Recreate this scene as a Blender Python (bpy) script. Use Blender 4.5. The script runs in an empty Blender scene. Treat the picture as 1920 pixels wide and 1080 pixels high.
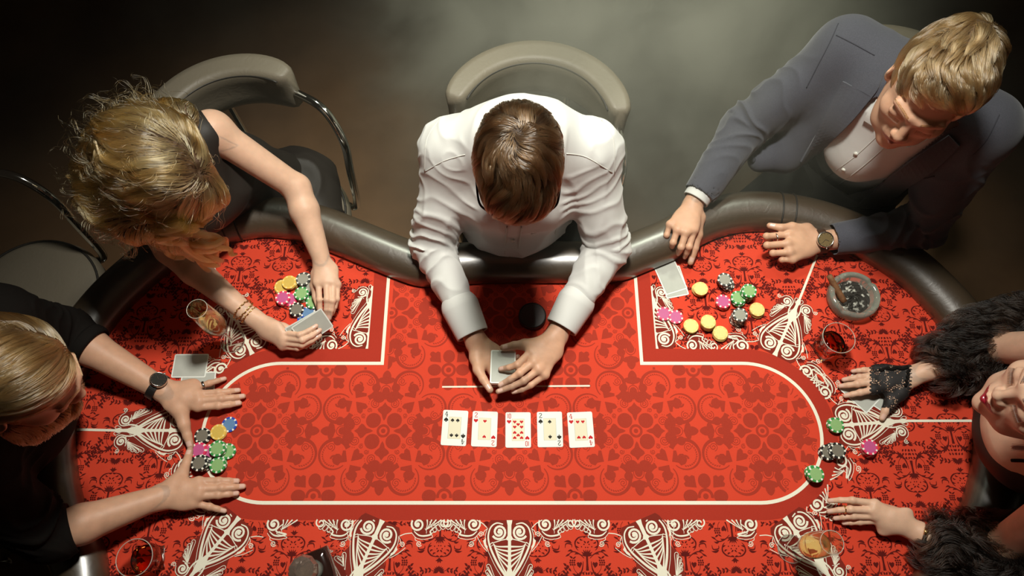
import bpy, bmesh, math, random
import numpy as np
from mathutils import Vector, Matrix

random.seed(7)
RNG = np.random.default_rng(11)
SC = bpy.context.scene
COL = SC.collection
PI = math.pi

# ------------------------------------------------------------------ camera
F_PX = 1340.0                      # focal length for a 1920 px wide frame
TZ = 0.76                          # felt height
CAM_H = 1.79                       # camera above the felt
TILT = math.atan(570.0 / F_PX)
cam = bpy.data.cameras.new('camera')
cam.sensor_width = 36.0
cam.lens = 36.0 * F_PX / 1920.0
cam.clip_start = 0.05
cam_o = bpy.data.objects.new('camera', cam)
COL.objects.link(cam_o)
cam_o.location = (0, 0, TZ + CAM_H)
cam_o.rotation_euler = (TILT, 0, 0)
SC.camera = cam_o

# ------------------------------------------------------------------ world, lights, exposure
wd = bpy.data.worlds.new('world')
SC.world = wd
wd.use_nodes = True
wd.node_tree.nodes['Background'].inputs[0].default_value = (1.0, 0.72, 0.5, 1)
wd.node_tree.nodes['Background'].inputs[1].default_value = 0.008

def spot(name, loc, target, power, size, blend, radius, color):
    l = bpy.data.lights.new(name, 'SPOT')
    l.energy = power; l.spot_size = math.radians(size); l.spot_blend = blend
    l.shadow_soft_size = radius; l.color = color
    o = bpy.data.objects.new(name, l)
    COL.objects.link(o)
    o.location = loc
    o.rotation_euler = (Vector(target) - Vector(loc)).to_track_quat('-Z', 'Y').to_euler()
    return o
spot('ceiling_spot', (0.10, 1.08, 3.25), (0.05, 0.66, 0.76), 330, 80, 1.0, 0.15, (1.0, 0.97, 0.87))
for sx in (-1, 1):   # two lamps behind the players light the smoke and graze the rail
    spot('back_spot', (0.15 + 0.66 * sx, 2.30, 2.85), (0.25 + 0.20 * sx, 1.35, 0.6), 78 + 12 * sx, 58, 1.0, 0.13, (0.93, 1.0, 0.80))
SC.view_settings.view_transform = 'Standard'
SC.view_settings.look = 'None'
SC.view_settings.gamma = 1.0
SC.view_settings.use_curve_mapping = False
SC.view_settings.exposure = 0.0
SC.cycles.use_denoising = True

# ------------------------------------------------------------------ pixel -> world
def P(px, py, z=TZ):
    xc = (px - 960.0) / F_PX; yc = (540.0 - py) / F_PX
    d = (xc, yc * math.cos(TILT) + math.sin(TILT), yc * math.sin(TILT) - math.cos(TILT))
    t = (TZ + CAM_H - z) / -d[2]
    return np.array([d[0] * t, d[1] * t, z])
def PT(px, py, h): return P(px, py, TZ + h)
def V(*a): return np.array(a, dtype=float)
def nrm(v):
    v = np.asarray(v, float); return v / (np.linalg.norm(v) + 1e-12)

# ------------------------------------------------------------------ materials
def mat(name, color, rough=0.5, metal=0.0, spec=0.5, noise=None, bump=None, sheen=0.0, trans=0.0, ior=1.45, sss=0.0, coat=0.0, aniso=0.0):
    """procedural material. noise = (scale, amount) mottles the colour; bump = (scale, strength, detail)"""
    m = bpy.data.materials.new(name); m.use_nodes = True
    nt = m.node_tree; b = nt.nodes['Principled BSDF']
    b.inputs['Base Color'].default_value = (*color, 1)
    b.inputs['Roughness'].default_value = rough
    b.inputs['Metallic'].default_value = metal
    b.inputs['Specular IOR Level'].default_value = spec
    b.inputs['IOR'].default_value = ior
    if trans: b.inputs['Transmission Weight'].default_value = trans
    if sheen: b.inputs['Sheen Weight'].default_value = sheen
    if coat: b.inputs['Coat Weight'].default_value = coat
    if aniso: b.inputs['Anisotropic'].default_value = aniso
    if sss:
        b.inputs['Subsurface Weight'].default_value = sss
        b.inputs['Subsurface Radius'].default_value = (1.0, 0.35, 0.2)
        b.inputs['Subsurface Scale'].default_value = 0.006
    tc = None
    if noise or bump:
        tc = nt.nodes.new('ShaderNodeTexCoord')
    if noise:
        n = nt.nodes.new('ShaderNodeTexNoise'); n.inputs['Scale'].default_value = noise[0]
        n.inputs['Detail'].default_value = 6
        nt.links.new(tc.outputs['Object'], n.inputs['Vector'])
        r = nt.nodes.new('ShaderNodeValToRGB')
        k = noise[1]
        r.color_ramp.elements[0].position = 0.3; r.color_ramp.elements[1].position = 0.7
        r.color_ramp.elements[0].color = (*[c * (1 - k) for c in color], 1)
        r.color_ramp.elements[1].color = (*[min(1, c * (1 + k)) for c in color], 1)
        nt.links.new(n.outputs['Fac'], r.inputs['Fac'])
        nt.links.new(r.outputs['Color'], b.inputs['Base Color'])
    if bump:
        n = nt.nodes.new('ShaderNodeTexNoise'); n.inputs['Scale'].default_value = bump[0]
        n.inputs['Detail'].default_value = bump[2] if len(bump) > 2 else 4
        nt.links.new(tc.outputs['Object'], n.inputs['Vector'])
        bp = nt.nodes.new('ShaderNodeBump'); bp.inputs['Strength'].default_value = bump[1]
        bp.inputs['Distance'].default_value = 0.002
        nt.links.new(n.outputs['Fac'], bp.inputs['Height'])
        nt.links.new(bp.outputs['Normal'], b.inputs['Normal'])
    return m

M = {}
M['felt'] = mat('red_felt', (0.62, 0.056, 0.026), 0.85, spec=0.15, noise=(900, 0.10), bump=(1400, 0.25))
M['felt_band'] = mat('dark_red_felt_print', (0.38, 0.032, 0.017), 0.85, spec=0.15, noise=(900, 0.10))
M['felt_floral'] = mat('muted_red_floral_print', (0.35, 0.036, 0.019), 0.85, spec=0.15, noise=(900, 0.10))
M['felt_white'] = mat('ivory_print', (0.80, 0.76, 0.62), 0.85, spec=0.15, noise=(700, 0.04))
M['felt_brown'] = mat('maroon_print', (0.20, 0.022, 0.013), 0.85, spec=0.15)
M['felt_damask'] = mat('dark_damask_print', (0.105, 0.010, 0.008), 0.9, spec=0.1)

def leather(name, color, rough):
    m = mat(name, color, rough, spec=0.6)
    nt = m.node_tree; b = nt.nodes['Principled BSDF']
    tc = nt.nodes.new('ShaderNodeTexCoord')
    v = nt.nodes.new('ShaderNodeTexVoronoi'); v.inputs['Scale'].default_value = 420
    n = nt.nodes.new('ShaderNodeTexNoise'); n.inputs['Scale'].default_value = 38; n.inputs['Detail'].default_value = 8
    n.inputs['Distortion'].default_value = 1.6
    mx = nt.nodes.new('ShaderNodeMath'); mx.operation = 'MULTIPLY_ADD'; mx.inputs[1].default_value = 0.05
    bp = nt.nodes.new('ShaderNodeBump'); bp.inputs['Strength'].default_value = 0.30; bp.inputs['Distance'].default_value = 0.003
    nt.links.new(tc.outputs['Object'], v.inputs['Vector']); nt.links.new(tc.outputs['Object'], n.inputs['Vector'])
    nt.links.new(v.outputs['Distance'], mx.inputs[0]); nt.links.new(n.outputs['Fac'], mx.inputs[2])
    nt.links.new(mx.outputs[0], bp.inputs['Height']); nt.links.new(bp.outputs['Normal'], b.inputs['Normal'])
    return m
M['leather'] = leather('dark_brown_leather', (0.052, 0.034, 0.018), 0.42)
M['leather'].node_tree.nodes['Principled BSDF'].inputs['Specular IOR Level'].default_value = 0.9
M['leather'].node_tree.nodes['Principled BSDF'].inputs['Coat Weight'].default_value = 1.0
M['leather'].node_tree.nodes['Principled BSDF'].inputs['Coat Roughness'].default_value = 0.30
M['leather'].node_tree.nodes['Principled BSDF'].inputs['Coat IOR'].default_value = 1.85
M['chair_leather'] = leather('grey_brown_leather', (0.17, 0.145, 0.105), 0.5)
M['chair_dark'] = leather('black_leather', (0.020, 0.017, 0.014), 0.5)
M['chrome'] = mat('chrome', (0.75, 0.74, 0.70), 0.10, metal=1.0)
M['black_metal'] = mat('black_metal', (0.02, 0.02, 0.02), 0.3, metal=0.6)
M['wood'] = mat('dark_wood', (0.035, 0.018, 0.010), 0.4, noise=(14, 0.4))
M['floor'] = mat('dark_floor', (0.135, 0.074, 0.034), 0.65, spec=0.3, noise=(3.0, 0.25), bump=(60, 0.2))

# ------------------------------------------------------------------ object helpers
def obj(name, me, parent=None, material=None, smooth=False):
    if material is not None:
        for m in (material if isinstance(material, (list, tuple)) else [material]):
            me.materials.append(m)
    o = bpy.data.objects.new(name, me); COL.objects.link(o)
    if parent is not None: o.parent = parent
    if smooth:
        me.polygons.foreach_set('use_smooth', np.ones(len(me.polygons), dtype=bool))
    return o
def mesh(name, verts, faces, mi=None):
    me = bpy.data.meshes.new(name)
    me.from_pydata([tuple(map(float, v)) for v in verts], [], [tuple(f) for f in faces])
    if mi is not None: me.polygons.foreach_set('material_index', np.asarray(mi, dtype=np.int32))
    me.update(); return me
def mesh_np(name, v, f):
    """fast mesh from arrays, f is (n,4) or (n,3)"""
    me = bpy.data.meshes.new(name)
    v = np.asarray(v, np.float32); f = np.asarray(f, np.int32); k = f.shape[1]
    me.vertices.add(len(v)); me.vertices.foreach_set('co', v.ravel())
    me.loops.add(f.size); me.loops.foreach_set('vertex_index', f.ravel())
    me.polygons.add(len(f)); me.polygons.foreach_set('loop_start', np.arange(len(f), dtype=np.int32) * k)
    me.polygons.foreach_set('loop_total', np.full(len(f), k, dtype=np.int32))
    me.update(calc_edges=True); me.validate(); return me
def from_bm(name, bm):
    bmesh.ops.recalc_face_normals(bm, faces=bm.faces)
    me = bpy.data.meshes.new(name); bm.to_mesh(me); bm.free(); return me
def empty(name, loc=(0, 0, 0), label=None, cat=None, group=None):
    o = bpy.data.objects.new(name, None); COL.objects.link(o); o.location = loc
    o.empty_display_size = 0.05
    tag(o, label, cat, group); return o
def tag(o, label=None, cat=None, group=None, kind=None):
    if label: o['label'] = label
    if cat: o['category'] = cat
    if group: o['group'] = group
    if kind: o['kind'] = kind
    return o
def lathe(prof, n=32, cap=True):
    """prof = [(r,z)...] -> verts, faces"""
    v = []; f = []
    for r, z in prof:
        for i in range(n):
            a = 2 * PI * i / n; v.append((r * math.cos(a), r * math.sin(a), z))
    for j in range(len(prof) - 1):
        for i in range(n):
            k = (i + 1) % n
            f.append((j * n + i, j * n + k, (j + 1) * n + k, (j + 1) * n + i))
    if cap:
        f.append(tuple(range(n - 1, -1, -1)))
        f.append(tuple((len(prof) - 1) * n + i for i in range(n)))
    return v, f
def tube(path, rad, n=10, closed=False, flat=None, up=None):
    """sweep a circle (or ellipse: flat=(a,b)) along 3D points; rad scalar or list"""
    p = np.asarray(path, float); N = len(p)
    r = np.full(N, rad) if np.isscalar(rad) else np.asarray(rad, float)
    if closed: t = np.roll(p, -1, 0) - np.roll(p, 1, 0)
    else: t = np.gradient(p, axis=0)
    t /= np.linalg.norm(t, axis=1)[:, None] + 1e-12
    u = np.zeros_like(p)
    ref = np.array(up if up is not None else (0, 0, 1.0))
    if abs(np.dot(t[0], ref)) > 0.95 and up is None: ref = np.array((0, 1.0, 0))
    prev = ref - t[0] * np.dot(ref, t[0]); prev /= np.linalg.norm(prev)
    for i in range(N):
        base = ref if up is not None else prev
        q = base - t[i] * np.dot(base, t[i]); q /= np.linalg.norm(q) + 1e-12
        u[i] = q; prev = q
    w = np.cross(t, u)
    a = np.arange(n) * 2 * PI / n
    fa, fb = flat if flat else (1, 1)
    v = (p[:, None] + r[:, None, None] * (fa * np.cos(a)[None, :, None] * w[:, None] + fb * np.sin(a)[None, :, None] * u[:, None])).reshape(-1, 3)
    f = []
    for j in range(N if closed else N - 1):
        jj = (j + 1) % N
        for i in range(n):
            k = (i + 1) % n
            f.append((j * n + i, jj * n + i, jj * n + k, j * n + k))
    if not closed:
        f.append(tuple(range(n))); f.append(tuple((N - 1) * n + i for i in range(n - 1, -1, -1)))
    return v, f
def merge(parts):
    v = []; f = []
    for a, b in parts:
        o = len(v); v.extend([tuple(x) for x in a]); f.extend([tuple(i + o for i in q) for q in b])
    return v, f
def catmull(pts, per=8, closed=False):
    p = np.asarray(pts, float); N = len(p); out = []
    R = range(N) if closed else range(N - 1)
    for i in R:
        if closed: a, b, c, d = p[(i - 1) % N], p[i], p[(i + 1) % N], p[(i + 2) % N]
        else: a, b, c, d = p[max(i - 1, 0)], p[i], p[i + 1], p[min(i + 2, N - 1)]
        for k in range(per):
            t = k / per
            out.append(0.5 * ((2 * b) + (c - a) * t + (2 * a - 5 * b + 4 * c - d) * t * t + (3 * b - a - 3 * c + d) * t ** 3))
    if not closed: out.append(p[-1])
    return np.array(out)
def resample(p, step, closed=False):
    p = np.asarray(p, float)
    q = np.vstack([p, p[:1]]) if closed else p
    s = np.concatenate([[0], np.cumsum(np.linalg.norm(np.diff(q, axis=0), axis=1))])
    n = max(3, int(round(s[-1] / step)))
    t = np.linspace(0, s[-1], n + 1)
    r = np.stack([np.interp(t, s, q[:, i]) for i in range(q.shape[1])], 1)
    return r[:-1] if closed else r

# ------------------------------------------------------------------ floor
fl = obj('floor', mesh('floor', [(-7, -5, 0), (7, -5, 0), (7, 9, 0), (-7, 9, 0)], [(0, 1, 2, 3)]), None, M['floor'])
tag(fl, 'dark brown bare floor around the card table', kind='structure')

# ------------------------------------------------------------------ poker table
FELT_PX = [(793, 536), (737, 518), (702, 504), (620, 470), (562, 450), (500, 442), (428, 455), (340, 492), (276, 544), (237, 581),
           (195, 635), (166, 690), (147, 745), (139, 805), (140, 860), (150, 925), (170, 985), (198, 1040)]
FELT_PX_R = [(1722, 1062), (1768, 1010), (1800, 956), (1818, 900), (1827, 850), (1830, 790), (1822, 730), (1800, 672), (1764, 612), (1727, 570), (1680, 525),
             (1620, 487), (1560, 458), (1490, 438), (1413, 431), (1353, 440), (1313, 457), (1270, 482), (1209, 507), (1154, 527)]
outl = [P(*q)[:2] for q in FELT_PX]
outl += [V(-0.86, -0.17), V(-0.62, -0.30), V(-0.3, -0.36), V(0, -0.375), V(0.3, -0.36), V(0.62, -0.30), V(0.80, -0.17)]
outl += [P(*q)[:2] for q in FELT_PX_R] + [P(1060, 528)[:2], P(960, 528)[:2], P(870, 530)[:2]]
OUT = resample(catmull(outl, 8, True), 0.02, True)       # counter-clockwise felt edge
def offset(path, d):
    t = np.roll(path, -1, 0) - np.roll(path, 1, 0)
    t /= np.linalg.norm(t, axis=1)[:, None]
    return path + d * np.stack([t[:, 1], -t[:, 0]], 1)    # d > 0 is outward for ccw
table = empty('poker_table', (0, 0.3, 0), 'kidney shaped card table with red patterned felt and padded dark leather rail', 'table')
T_OFF = Vector((0, 0.3, 0))
def tpart(name, v, f, m, smooth=False, parent=None):
    o = obj(name, mesh(name, v, f), table if parent is None else parent, m, smooth)
    if parent is None: o.location = -T_OFF
    return o
# felt slab (edge tucked under the rail)
fe = offset(OUT, 0.035)
n = len(fe)
tpart('felt', [(*q, TZ) for q in fe] + [(*q, TZ - 0.035) for q in fe],
      [tuple(range(n)), tuple(range(2 * n - 1, n - 1, -1))] + [(i, n + i, n + (i + 1) % n, (i + 1) % n) for i in range(n)], M['felt'])
# rail: fat padded tube
rc = offset(OUT, 0.052)
for _ in range(3): rc = (np.roll(rc, 1, 0) + 2 * rc + np.roll(rc, -1, 0)) / 4
rail_path = np.array([(*q, TZ + 0.012) for q in rc])
v, f = tube(rail_path, 1.0, 28, True, flat=(0.060, 0.052), up=(0, 0, 1))
tpart('rail', v, f, M['leather'], True)
def seam_at(px, py, gap=0.018):
    q = P(px, py, TZ + 0.05)[:2]
    i = int(np.argmin(np.linalg.norm(rc - q, axis=1)))
    t = nrm(rc[(i + 1) % n] - rc[i - 1]); w = np.array([t[1], -t[0]])
    for s in (-gap, gap):
        pts = [(*(rc[i] + t * s + w * 0.0612 * math.cos(a)), TZ + 0.012 + 0.0532 * math.sin(a)) for a in np.linspace(-0.3, PI + 0.3, 24)]
        v, f = tube(pts, 0.0022, 6)
        tpart('rail_seam', v, f, M['chair_dark'], True)
seam_at(1478, 385); seam_at(430, 420)
# apron and pedestals
ap = offset(OUT, 0.02)
tpart('apron', [(*q, TZ - 0.02) for q in ap] + [(*q, TZ - 0.075) for q in offset(OUT, -0.02)],
      [(i, n + i, n + (i + 1) % n, (i + 1) % n) for i in range(n)] + [tuple(range(2 * n - 1, n - 1, -1))], M['wood'])
for sx in (-0.62, 0.62):
    v, f = lathe([(0.28, 0.0), (0.28, 0.03), (0.12, 0.06), (0.085, 0.12), (0.07, 0.35), (0.09, 0.55), (0.16, TZ - 0.074)], 28)
    o = tpart('pedestal', v, f, M['wood'], True); o.location = (sx, 0.0, 0)

# ---------------- printed artwork on the felt (flat, laid on the cloth)
class Ink:
    def __init__(self): self.v = []; self.f = []
    def poly(self, pts):
        o = len(self.v); self.v += [(float(a), float(b)) for a, b in pts]; self.f.append(tuple(range(o, o + len(pts))))
    def disc(self, c, r, n=14, ry=None, rot=0.0):
        ry = ry or r; ca, sa = math.cos(rot), math.sin(rot); pts = []
        for i in range(n):
            a = 2 * PI * i / n; x, y = r * math.cos(a), ry * math.sin(a)
            pts.append((c[0] + x * ca - y * sa, c[1] + x * sa + y * ca))
        self.poly(pts)
    def stroke(self, pts, w, closed=False, caps=False):
        p = np.asarray(pts, float); N = len(p)
        ww = np.full(N, w) if np.isscalar(w) else np.asarray(w, float)
        t = (np.roll(p, -1, 0) - np.roll(p, 1, 0)) if closed else np.gradient(p, axis=0)
        t /= np.linalg.norm(t, axis=1)[:, None] + 1e-12
        m = np.stack([-t[:, 1], t[:, 0]], 1) * ww[:, None] / 2
        o = len(self.v)
        for a, b in zip(p + m, p - m): self.v.append(tuple(a)); self.v.append(tuple(b))
        for i in range(N if closed else N - 1):
            j = (i + 1) % N
            self.f.append((o + 2 * i, o + 2 * i + 1, o + 2 * j + 1, o + 2 * j))
        if caps:
            for q, r in ((p[0], ww[0]), (p[-1], ww[-1])):
                if r > 1e-4: self.disc(q, r / 2, 10)
    def ring(self, c, r, w, n=24):
        self.stroke([(c[0] + r * math.cos(a), c[1] + r * math.sin(a)) for a in np.arange(n) * 2 * PI / n], w, True)
    def spiral(self, c, r0, r1, turns, w, start=0.0, d=1, n=None):
        n = n or int(14 * turns) + 4
        self.stroke([(c[0] + (r0 + (r1 - r0) * t) * math.cos(start + d * 2 * PI * turns * t),
                      c[1] + (r0 + (r1 - r0) * t) * math.sin(start + d * 2 * PI * turns * t)) for t in np.linspace(0, 1, n)], w)
    def leaf(self, a, b, w, bend=0.0, n=7):
        a = np.asarray(a, float); b = np.asarray(b, float); d = b - a; m = np.array([-d[1], d[0]])
        L = []; R = []
        for t in np.linspace(0, 1, n):
            c = a + d * t + m * bend * 4 * t * (1 - t); h = w * 0.5 * math.sin(PI * t ** 0.75) / (np.linalg.norm(d) + 1e-9)
            L.append(c + m * h); R.append(c - m * h)
        self.poly(L + R[-2:0:-1])
    def curve(self, pts, w, per=8, caps=True):
        p = catmull(pts, per)
        w = np.asarray(w) * 0.85
        if np.ndim(w): w = np.interp(np.linspace(0, 1, len(p)), np.linspace(0, 1, len(w)), w)
        self.stroke(p, w, caps=caps)
    def add(self, other, fn, keep=None):
        """copy all of other's polygons mapped through fn((x array, y array))"""
        ov = np.asarray(other.v).T
        mv = np.stack(fn(ov), 1)
        if keep is not None:
            c = np.array([mv[list(f)].mean(0) for f in other.f]); ok = keep(c)
        ml = [tuple(q) for q in mv.tolist()]
        for i, f in enumerate(other.f):
            if keep is not None and not ok[i]: continue
            o = len(self.v); self.v += [ml[i] for i in f]; self.f.append(tuple(range(o, o + len(f))))
    def build(self, name, z, m):
        v = []; fs = []; seen = set()
        for f in self.f:
            q = np.array([self.v[i] for i in f]); c = q.mean(0)
            key = (len(f), *np.round(c, 6), *np.round(np.abs(q - c).sum(0), 6))
            if key in seen: continue
            seen.add(key)
            area = np.sum(q[:, 0] * np.roll(q[:, 1], -1) - np.roll(q[:, 0], -1) * q[:, 1])
            zz = z + (len(fs) % 61) * 2e-6; o = len(v)
            v += [(x, y, zz) for x, y in (q if area > 0 else q[::-1]).tolist()]
            fs.append(tuple(range(o, o + len(f))))
        return tag(tpart(name, v, fs, m), kind='stuff')

def inside(poly, q):
    q = np.atleast_2d(q); a = np.asarray(poly); b = np.roll(a, -1, 0)
    out = np.zeros(len(q), bool)
    for k in range(0, len(q), 4000):
        x = q[k:k + 4000, 0, None]; y = q[k:k + 4000, 1, None]
        c = ((a[:, 1] > y) != (b[:, 1] > y)) & (x < (b[:, 0] - a[:, 0]) * (y - a[:, 1]) / (b[:, 1] - a[:, 1] + 1e-15) + a[:, 0])
        out[k:k + 4000] = np.count_nonzero(c, axis=1) % 2 == 1
    return out if len(out) > 1 else out[0]

# the betting field: racetrack with a notch that runs up to the dealer
FX, FYT, FYB = 0.600, 0.548, 0.198
def field(g):
    """outline of the field grown outward by g (ccw), open at the dealer's side"""
    r = (FYT - FYB) / 2 + g; cy = (FYT + FYB) / 2; xn = 0.338 + g
    pts = [V(-xn, 0.86), V(-xn, FYT + g)]
    pts += [V(-FX + r * math.cos(a), cy + r * math.sin(a)) for a in np.linspace(PI / 2, 3 * PI / 2, 40)]
    pts += [V(FX + r * math.cos(a), cy + r * math.sin(a)) for a in np.linspace(-PI / 2, PI / 2, 40)]
    pts += [V(xn, FYT + g), V(xn, 0.86)]
    return np.array(pts)
LW = 0.0085
BAND = 0.040
def mitre_stroke(ink, g0, g1):
    a = field(g0); b = field(g1)
    for i in range(len(a) - 1): ink.poly([a[i], a[i + 1], b[i + 1], b[i]])
rail_cut = offset(OUT, 0.03)
band = Ink(); mitre_stroke(band, LW / 2, BAND); band.build('felt_border_band', TZ + 0.0003, M['felt_band'])
wl = Ink(); mitre_stroke(wl, -LW / 2, LW / 2)
wl.stroke([P(829, 725.5)[:2], P(1106, 723.5)[:2]], 0.0042)

# floral repeat of the inner field, drawn in photo pixels around one blossom (234 px repeat)
flo = Ink()
def d4(ink, draw):
    q = Ink(); draw(q)
    for k in range(4):
        ca, sa = round(math.cos(k * PI / 2)), round(math.sin(k * PI / 2))
        for s in (1, -1):
            ink.add(q, lambda p, ca=ca, sa=sa, s=s: (ca * p[0] * s - sa * p[1], sa * p[0] * s + ca * p[1]))
tileA = Ink()
tileA.disc((0, 0), 4.2); tileA.ring((0, 0), 10, 4.5)
def quad(q):      # mirrored half of one arm pointing +y
    q.disc((19.5, 19.5), 14.0, 20)
    q.poly([(0, 19), (3, 24), (5, 31), (12, 37), (13.5, 41), (9, 45), (5, 47), (2, 51), (0, 54)])
    q.disc((13.0, 64), 12.2, 18, 10.5, 0.5)
    q.poly([(0, 58), (4, 66), (7.5, 73), (6.5, 79), (3, 82.5), (0, 83)])
    q.stroke([(9.5 * math.cos(a), 76 + 10.5 * math.sin(a)) for a in np.linspace(-0.2, PI / 2, 8)], 1.6)
    q.disc((18.5, 82), 8.2)
    q.poly([(0, 88), (5, 90), (10, 91), (15.5, 95), (16, 99), (12, 101.5), (8.5, 102), (8, 107), (5.5, 112), (2.5, 115), (0, 116)])
    q.spiral((18, 51), 1.0, 9.0, 2.2, 1.5, 0.5)
    for a in np.linspace(0.0, 2.6, 9): q.disc((18 + 12.6 * math.cos(a), 51 + 12.6 * math.sin(a)), 0.9, 5)
    q.spiral((28.5, 38.5), 0.8, 4.6, 1.6, 1.3)
    q.poly([(32, 45), (36, 41.2), (41, 41), (50, 46), (55, 55)] + [(55, 55), (44, 53), (36, 51)])
    # paisley scroll
    c = np.array([43.0, 87.0])
    th = np.linspace(-1.15, 3.9, 30)
    q.stroke([(c[0] - 27 * math.cos(a), c[1] + 27 * math.sin(a)) for a in th], np.interp(np.linspace(0, 1, 30), [0, 0.25, 0.6, 1], [9, 6.5, 4, 1.6]))
    for a in np.linspace(0.7, 3.1, 13): q.leaf((c[0] - 22.5 * math.cos(a), c[1] + 22.5 * math.sin(a)), (c[0] - 19.5 * math.cos(a + .18), c[1] + 19.5 * math.sin(a + .18)), 2.4, 0, 4)
    q.spiral((c[0] - 13.5, c[1] + 7), 1.0, 8.0, 1.8, 1.4, 1.0)
    q.poly([(56, 62), (58, 74), (63, 78), (60, 86), (55, 89), (47, 88), (42, 83), (42, 77), (46, 73), (36, 71), (36, 66)])
    q.spiral((51, 86), 1.5, 6.5, 1.1, 3.4, 2.2, -1)
d4(tileA, quad)
tileB = Ink()
tileB.disc((0, 0), 5.0); tileB.ring((0, 0), 11.5, 5.0)
def quadB(q):
    q.disc((0, 27), 11.5, 18, 13)
    q.poly([(15, 15), (35, 17), (37, 22), (34, 26), (37, 31), (35, 35.5), (31, 37), (26, 34), (22, 37), (17, 35)])
d4(tileB, quadB)
fin = field(-0.013)
fin_poly = np.vstack([fin])
def keep_f(c): return inside(fin_poly, c) & inside(rail_cut, c)
S = 0.317 / 234.0
for i in range(-3, 4):
    for j in range(-1, 3):
        ax, ay = i * 0.317 - 0.006, 0.372 + j * 0.317
        flo.add(tileA, lambda p: (ax + p[0] * S, ay + p[1] * S), keep_f)
        bx, by = ax + 0.1585, ay + 0.1585
        flo.add(tileB, lambda p: (bx + p[0] * S, by + p[1] * S), keep_f)
flo.build('felt_floral_print', TZ + 0.0003, M['felt_floral'])

# damask motif, drawn in photo pixels (about 100 wide), y up
dm = Ink()
half = Ink()
def dam(q):
    q.poly([(0, -12), (2.6, -12), (1.6, 0), (1.8, 10), (3.6, 15), (0, 16)])
    for a, l in ((0.2, 9), (0.65, 11), (1.1, 12), (1.5, 11)): q.leaf((1.0, 12), (1 + l * math.cos(a), 12 + l * math.sin(a)), 3.0)
    q.poly([(13, -8), (17.5, -4), (18.5, 0), (16, 2), (13.5, 0.5), (10.5, 2.2), (9, -1)])
    for ix in range(3):
        for iy in range(3): q.disc((25.5 + (ix - 1) * 3.6 + (iy % 2) * 0.8, 1 + (iy - 1) * 3.5), 1.7, 6)
    q.leaf((25, 8), (31, 12), 3.0); q.leaf((25, 7), (19, 11), 2.6)
    q.curve([(4, -14), (16, -17), (23, -10), (24, -4)], 1.0, 6, False)
    q.curve([(7, 3), (9, -10), (15, -20), (26, -26), (38, -27)], [1.2, 2.6, 3.4, 2.4, 1.2], 6, False)
    for k, (x, y) in enumerate(((14, -17), (20, -22), (27, -24), (34, -25), (41, -26), (44, -30), (36, -33), (30, -31))):
        q.leaf((x, y), (x + 7, y + (5 if k % 2 else -6)), 3.6, 0.15); q.leaf((x, y), (x + 3, y - 7), 3.0, -0.2)
    for k, (x, y) in enumerate(((32, -8), (36, -12), (39, -17), (35, -20), (42, -22), (37, -5))):
        q.leaf((x, y), (x + 5, y + 5), 3.8, 0.1); q.leaf((x, y), (x - 4, y - 5), 3.4, 0.1)
    q.curve([(5, 8), (13, 15), (24, 19), (33, 14)], [1.0, 2.2, 2.2, 0.9], 6, False)
    q.leaf((13, 15), (22, 14), 3.6, 0.2); q.leaf((24, 19), (34, 19), 3.6, 0.2); q.leaf((30, 15), (38, 11), 3.0)
    q.curve([(38, 25), (36, 32), (27, 31), (26, 26)], [0.8, 2.4, 2.2, 1.0], 6, False)
    q.leaf((26, 33), (40, 35), 4.2, 0.15)
    q.curve([(6, 44), (14, 42), (20, 35), (19, 26), (15, 21)], [1.0, 2.8, 3.2, 2.0, 0.8], 6, False)
    for k, (x, y) in enumerate(((12, 41), (17, 36), (19, 29))): q.leaf((x, y), (x - 6, y - 3), 2.6, 0.2)
    q.leaf((0, 46), (7, 51), 3.4, 0.2); q.leaf((1, 48), (2.2, 55), 3.4); q.leaf((0, 45), (8, 45), 3.0, -0.2)
    q.disc((4.5, 31), 1.3, 6); q.disc((2, 26), 1.2, 6); q.disc((9, 27), 1.2, 6); q.leaf((1, 33), (5, 37), 2.6)
    for r, m in ((0, 3), (1, 4), (2, 3)):
        for k in range(m): q.leaf((1.2 + k * 5.2 - r * 0.8, -19 - r * 7), (3.0 + k * 5.6 - r * 0.8, -14 - r * 7), 3.2)
    for a in np.linspace(-PI / 2, 0.2, 6): q.leaf((0.8, -41), (0.8 + 10 * math.cos(a), -41 + 10 * math.sin(a)), 3.4)
    q.curve([(10, -42), (18, -46), (24, -42), (21, -39)], 1.0, 6, False)
    for x, y in ((14, -44), (20, -43), (26, -41), (29, -45)): q.leaf((x, y), (x + 4, y + 5), 3.2); q.leaf((x, y), (x + 5, y - 4), 3.0)
    q.disc((46, -36), 1.0, 5); q.curve([(40, -40), (45, -43), (47, -40)], 0.9, 5, False)
dam(half)
dm.add(half, lambda p: (p[0], p[1])); dm.add(half, lambda p: (-p[0], p[1]))
fout = field(BAND + 0.004)
def keep_d(c): return ~inside(fout, c) & inside(rail_cut, c)
dmk = Ink(); SD = 0.00134
for i in range(-12, 13):
    for j in range(-5, 9):
        cx = i * 0.1155 - 0.055
        cy = 0.062 + j * 0.147 + (0.0735 if i % 2 else 0); fl_ = -1 if i % 2 else 1
        if inside(rail_cut, (cx, cy)) or inside(rail_cut, (cx * 0.93, cy * 0.9 + .03)):
            if not inside(field(-0.06), (cx, cy)):
                dmk.add(dm, lambda p: (cx + p[0] * SD, cy + fl_ * p[1] * SD), keep_d)
dmk.build('felt_damask_print', TZ + 0.0003, M['felt_damask'])

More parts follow.
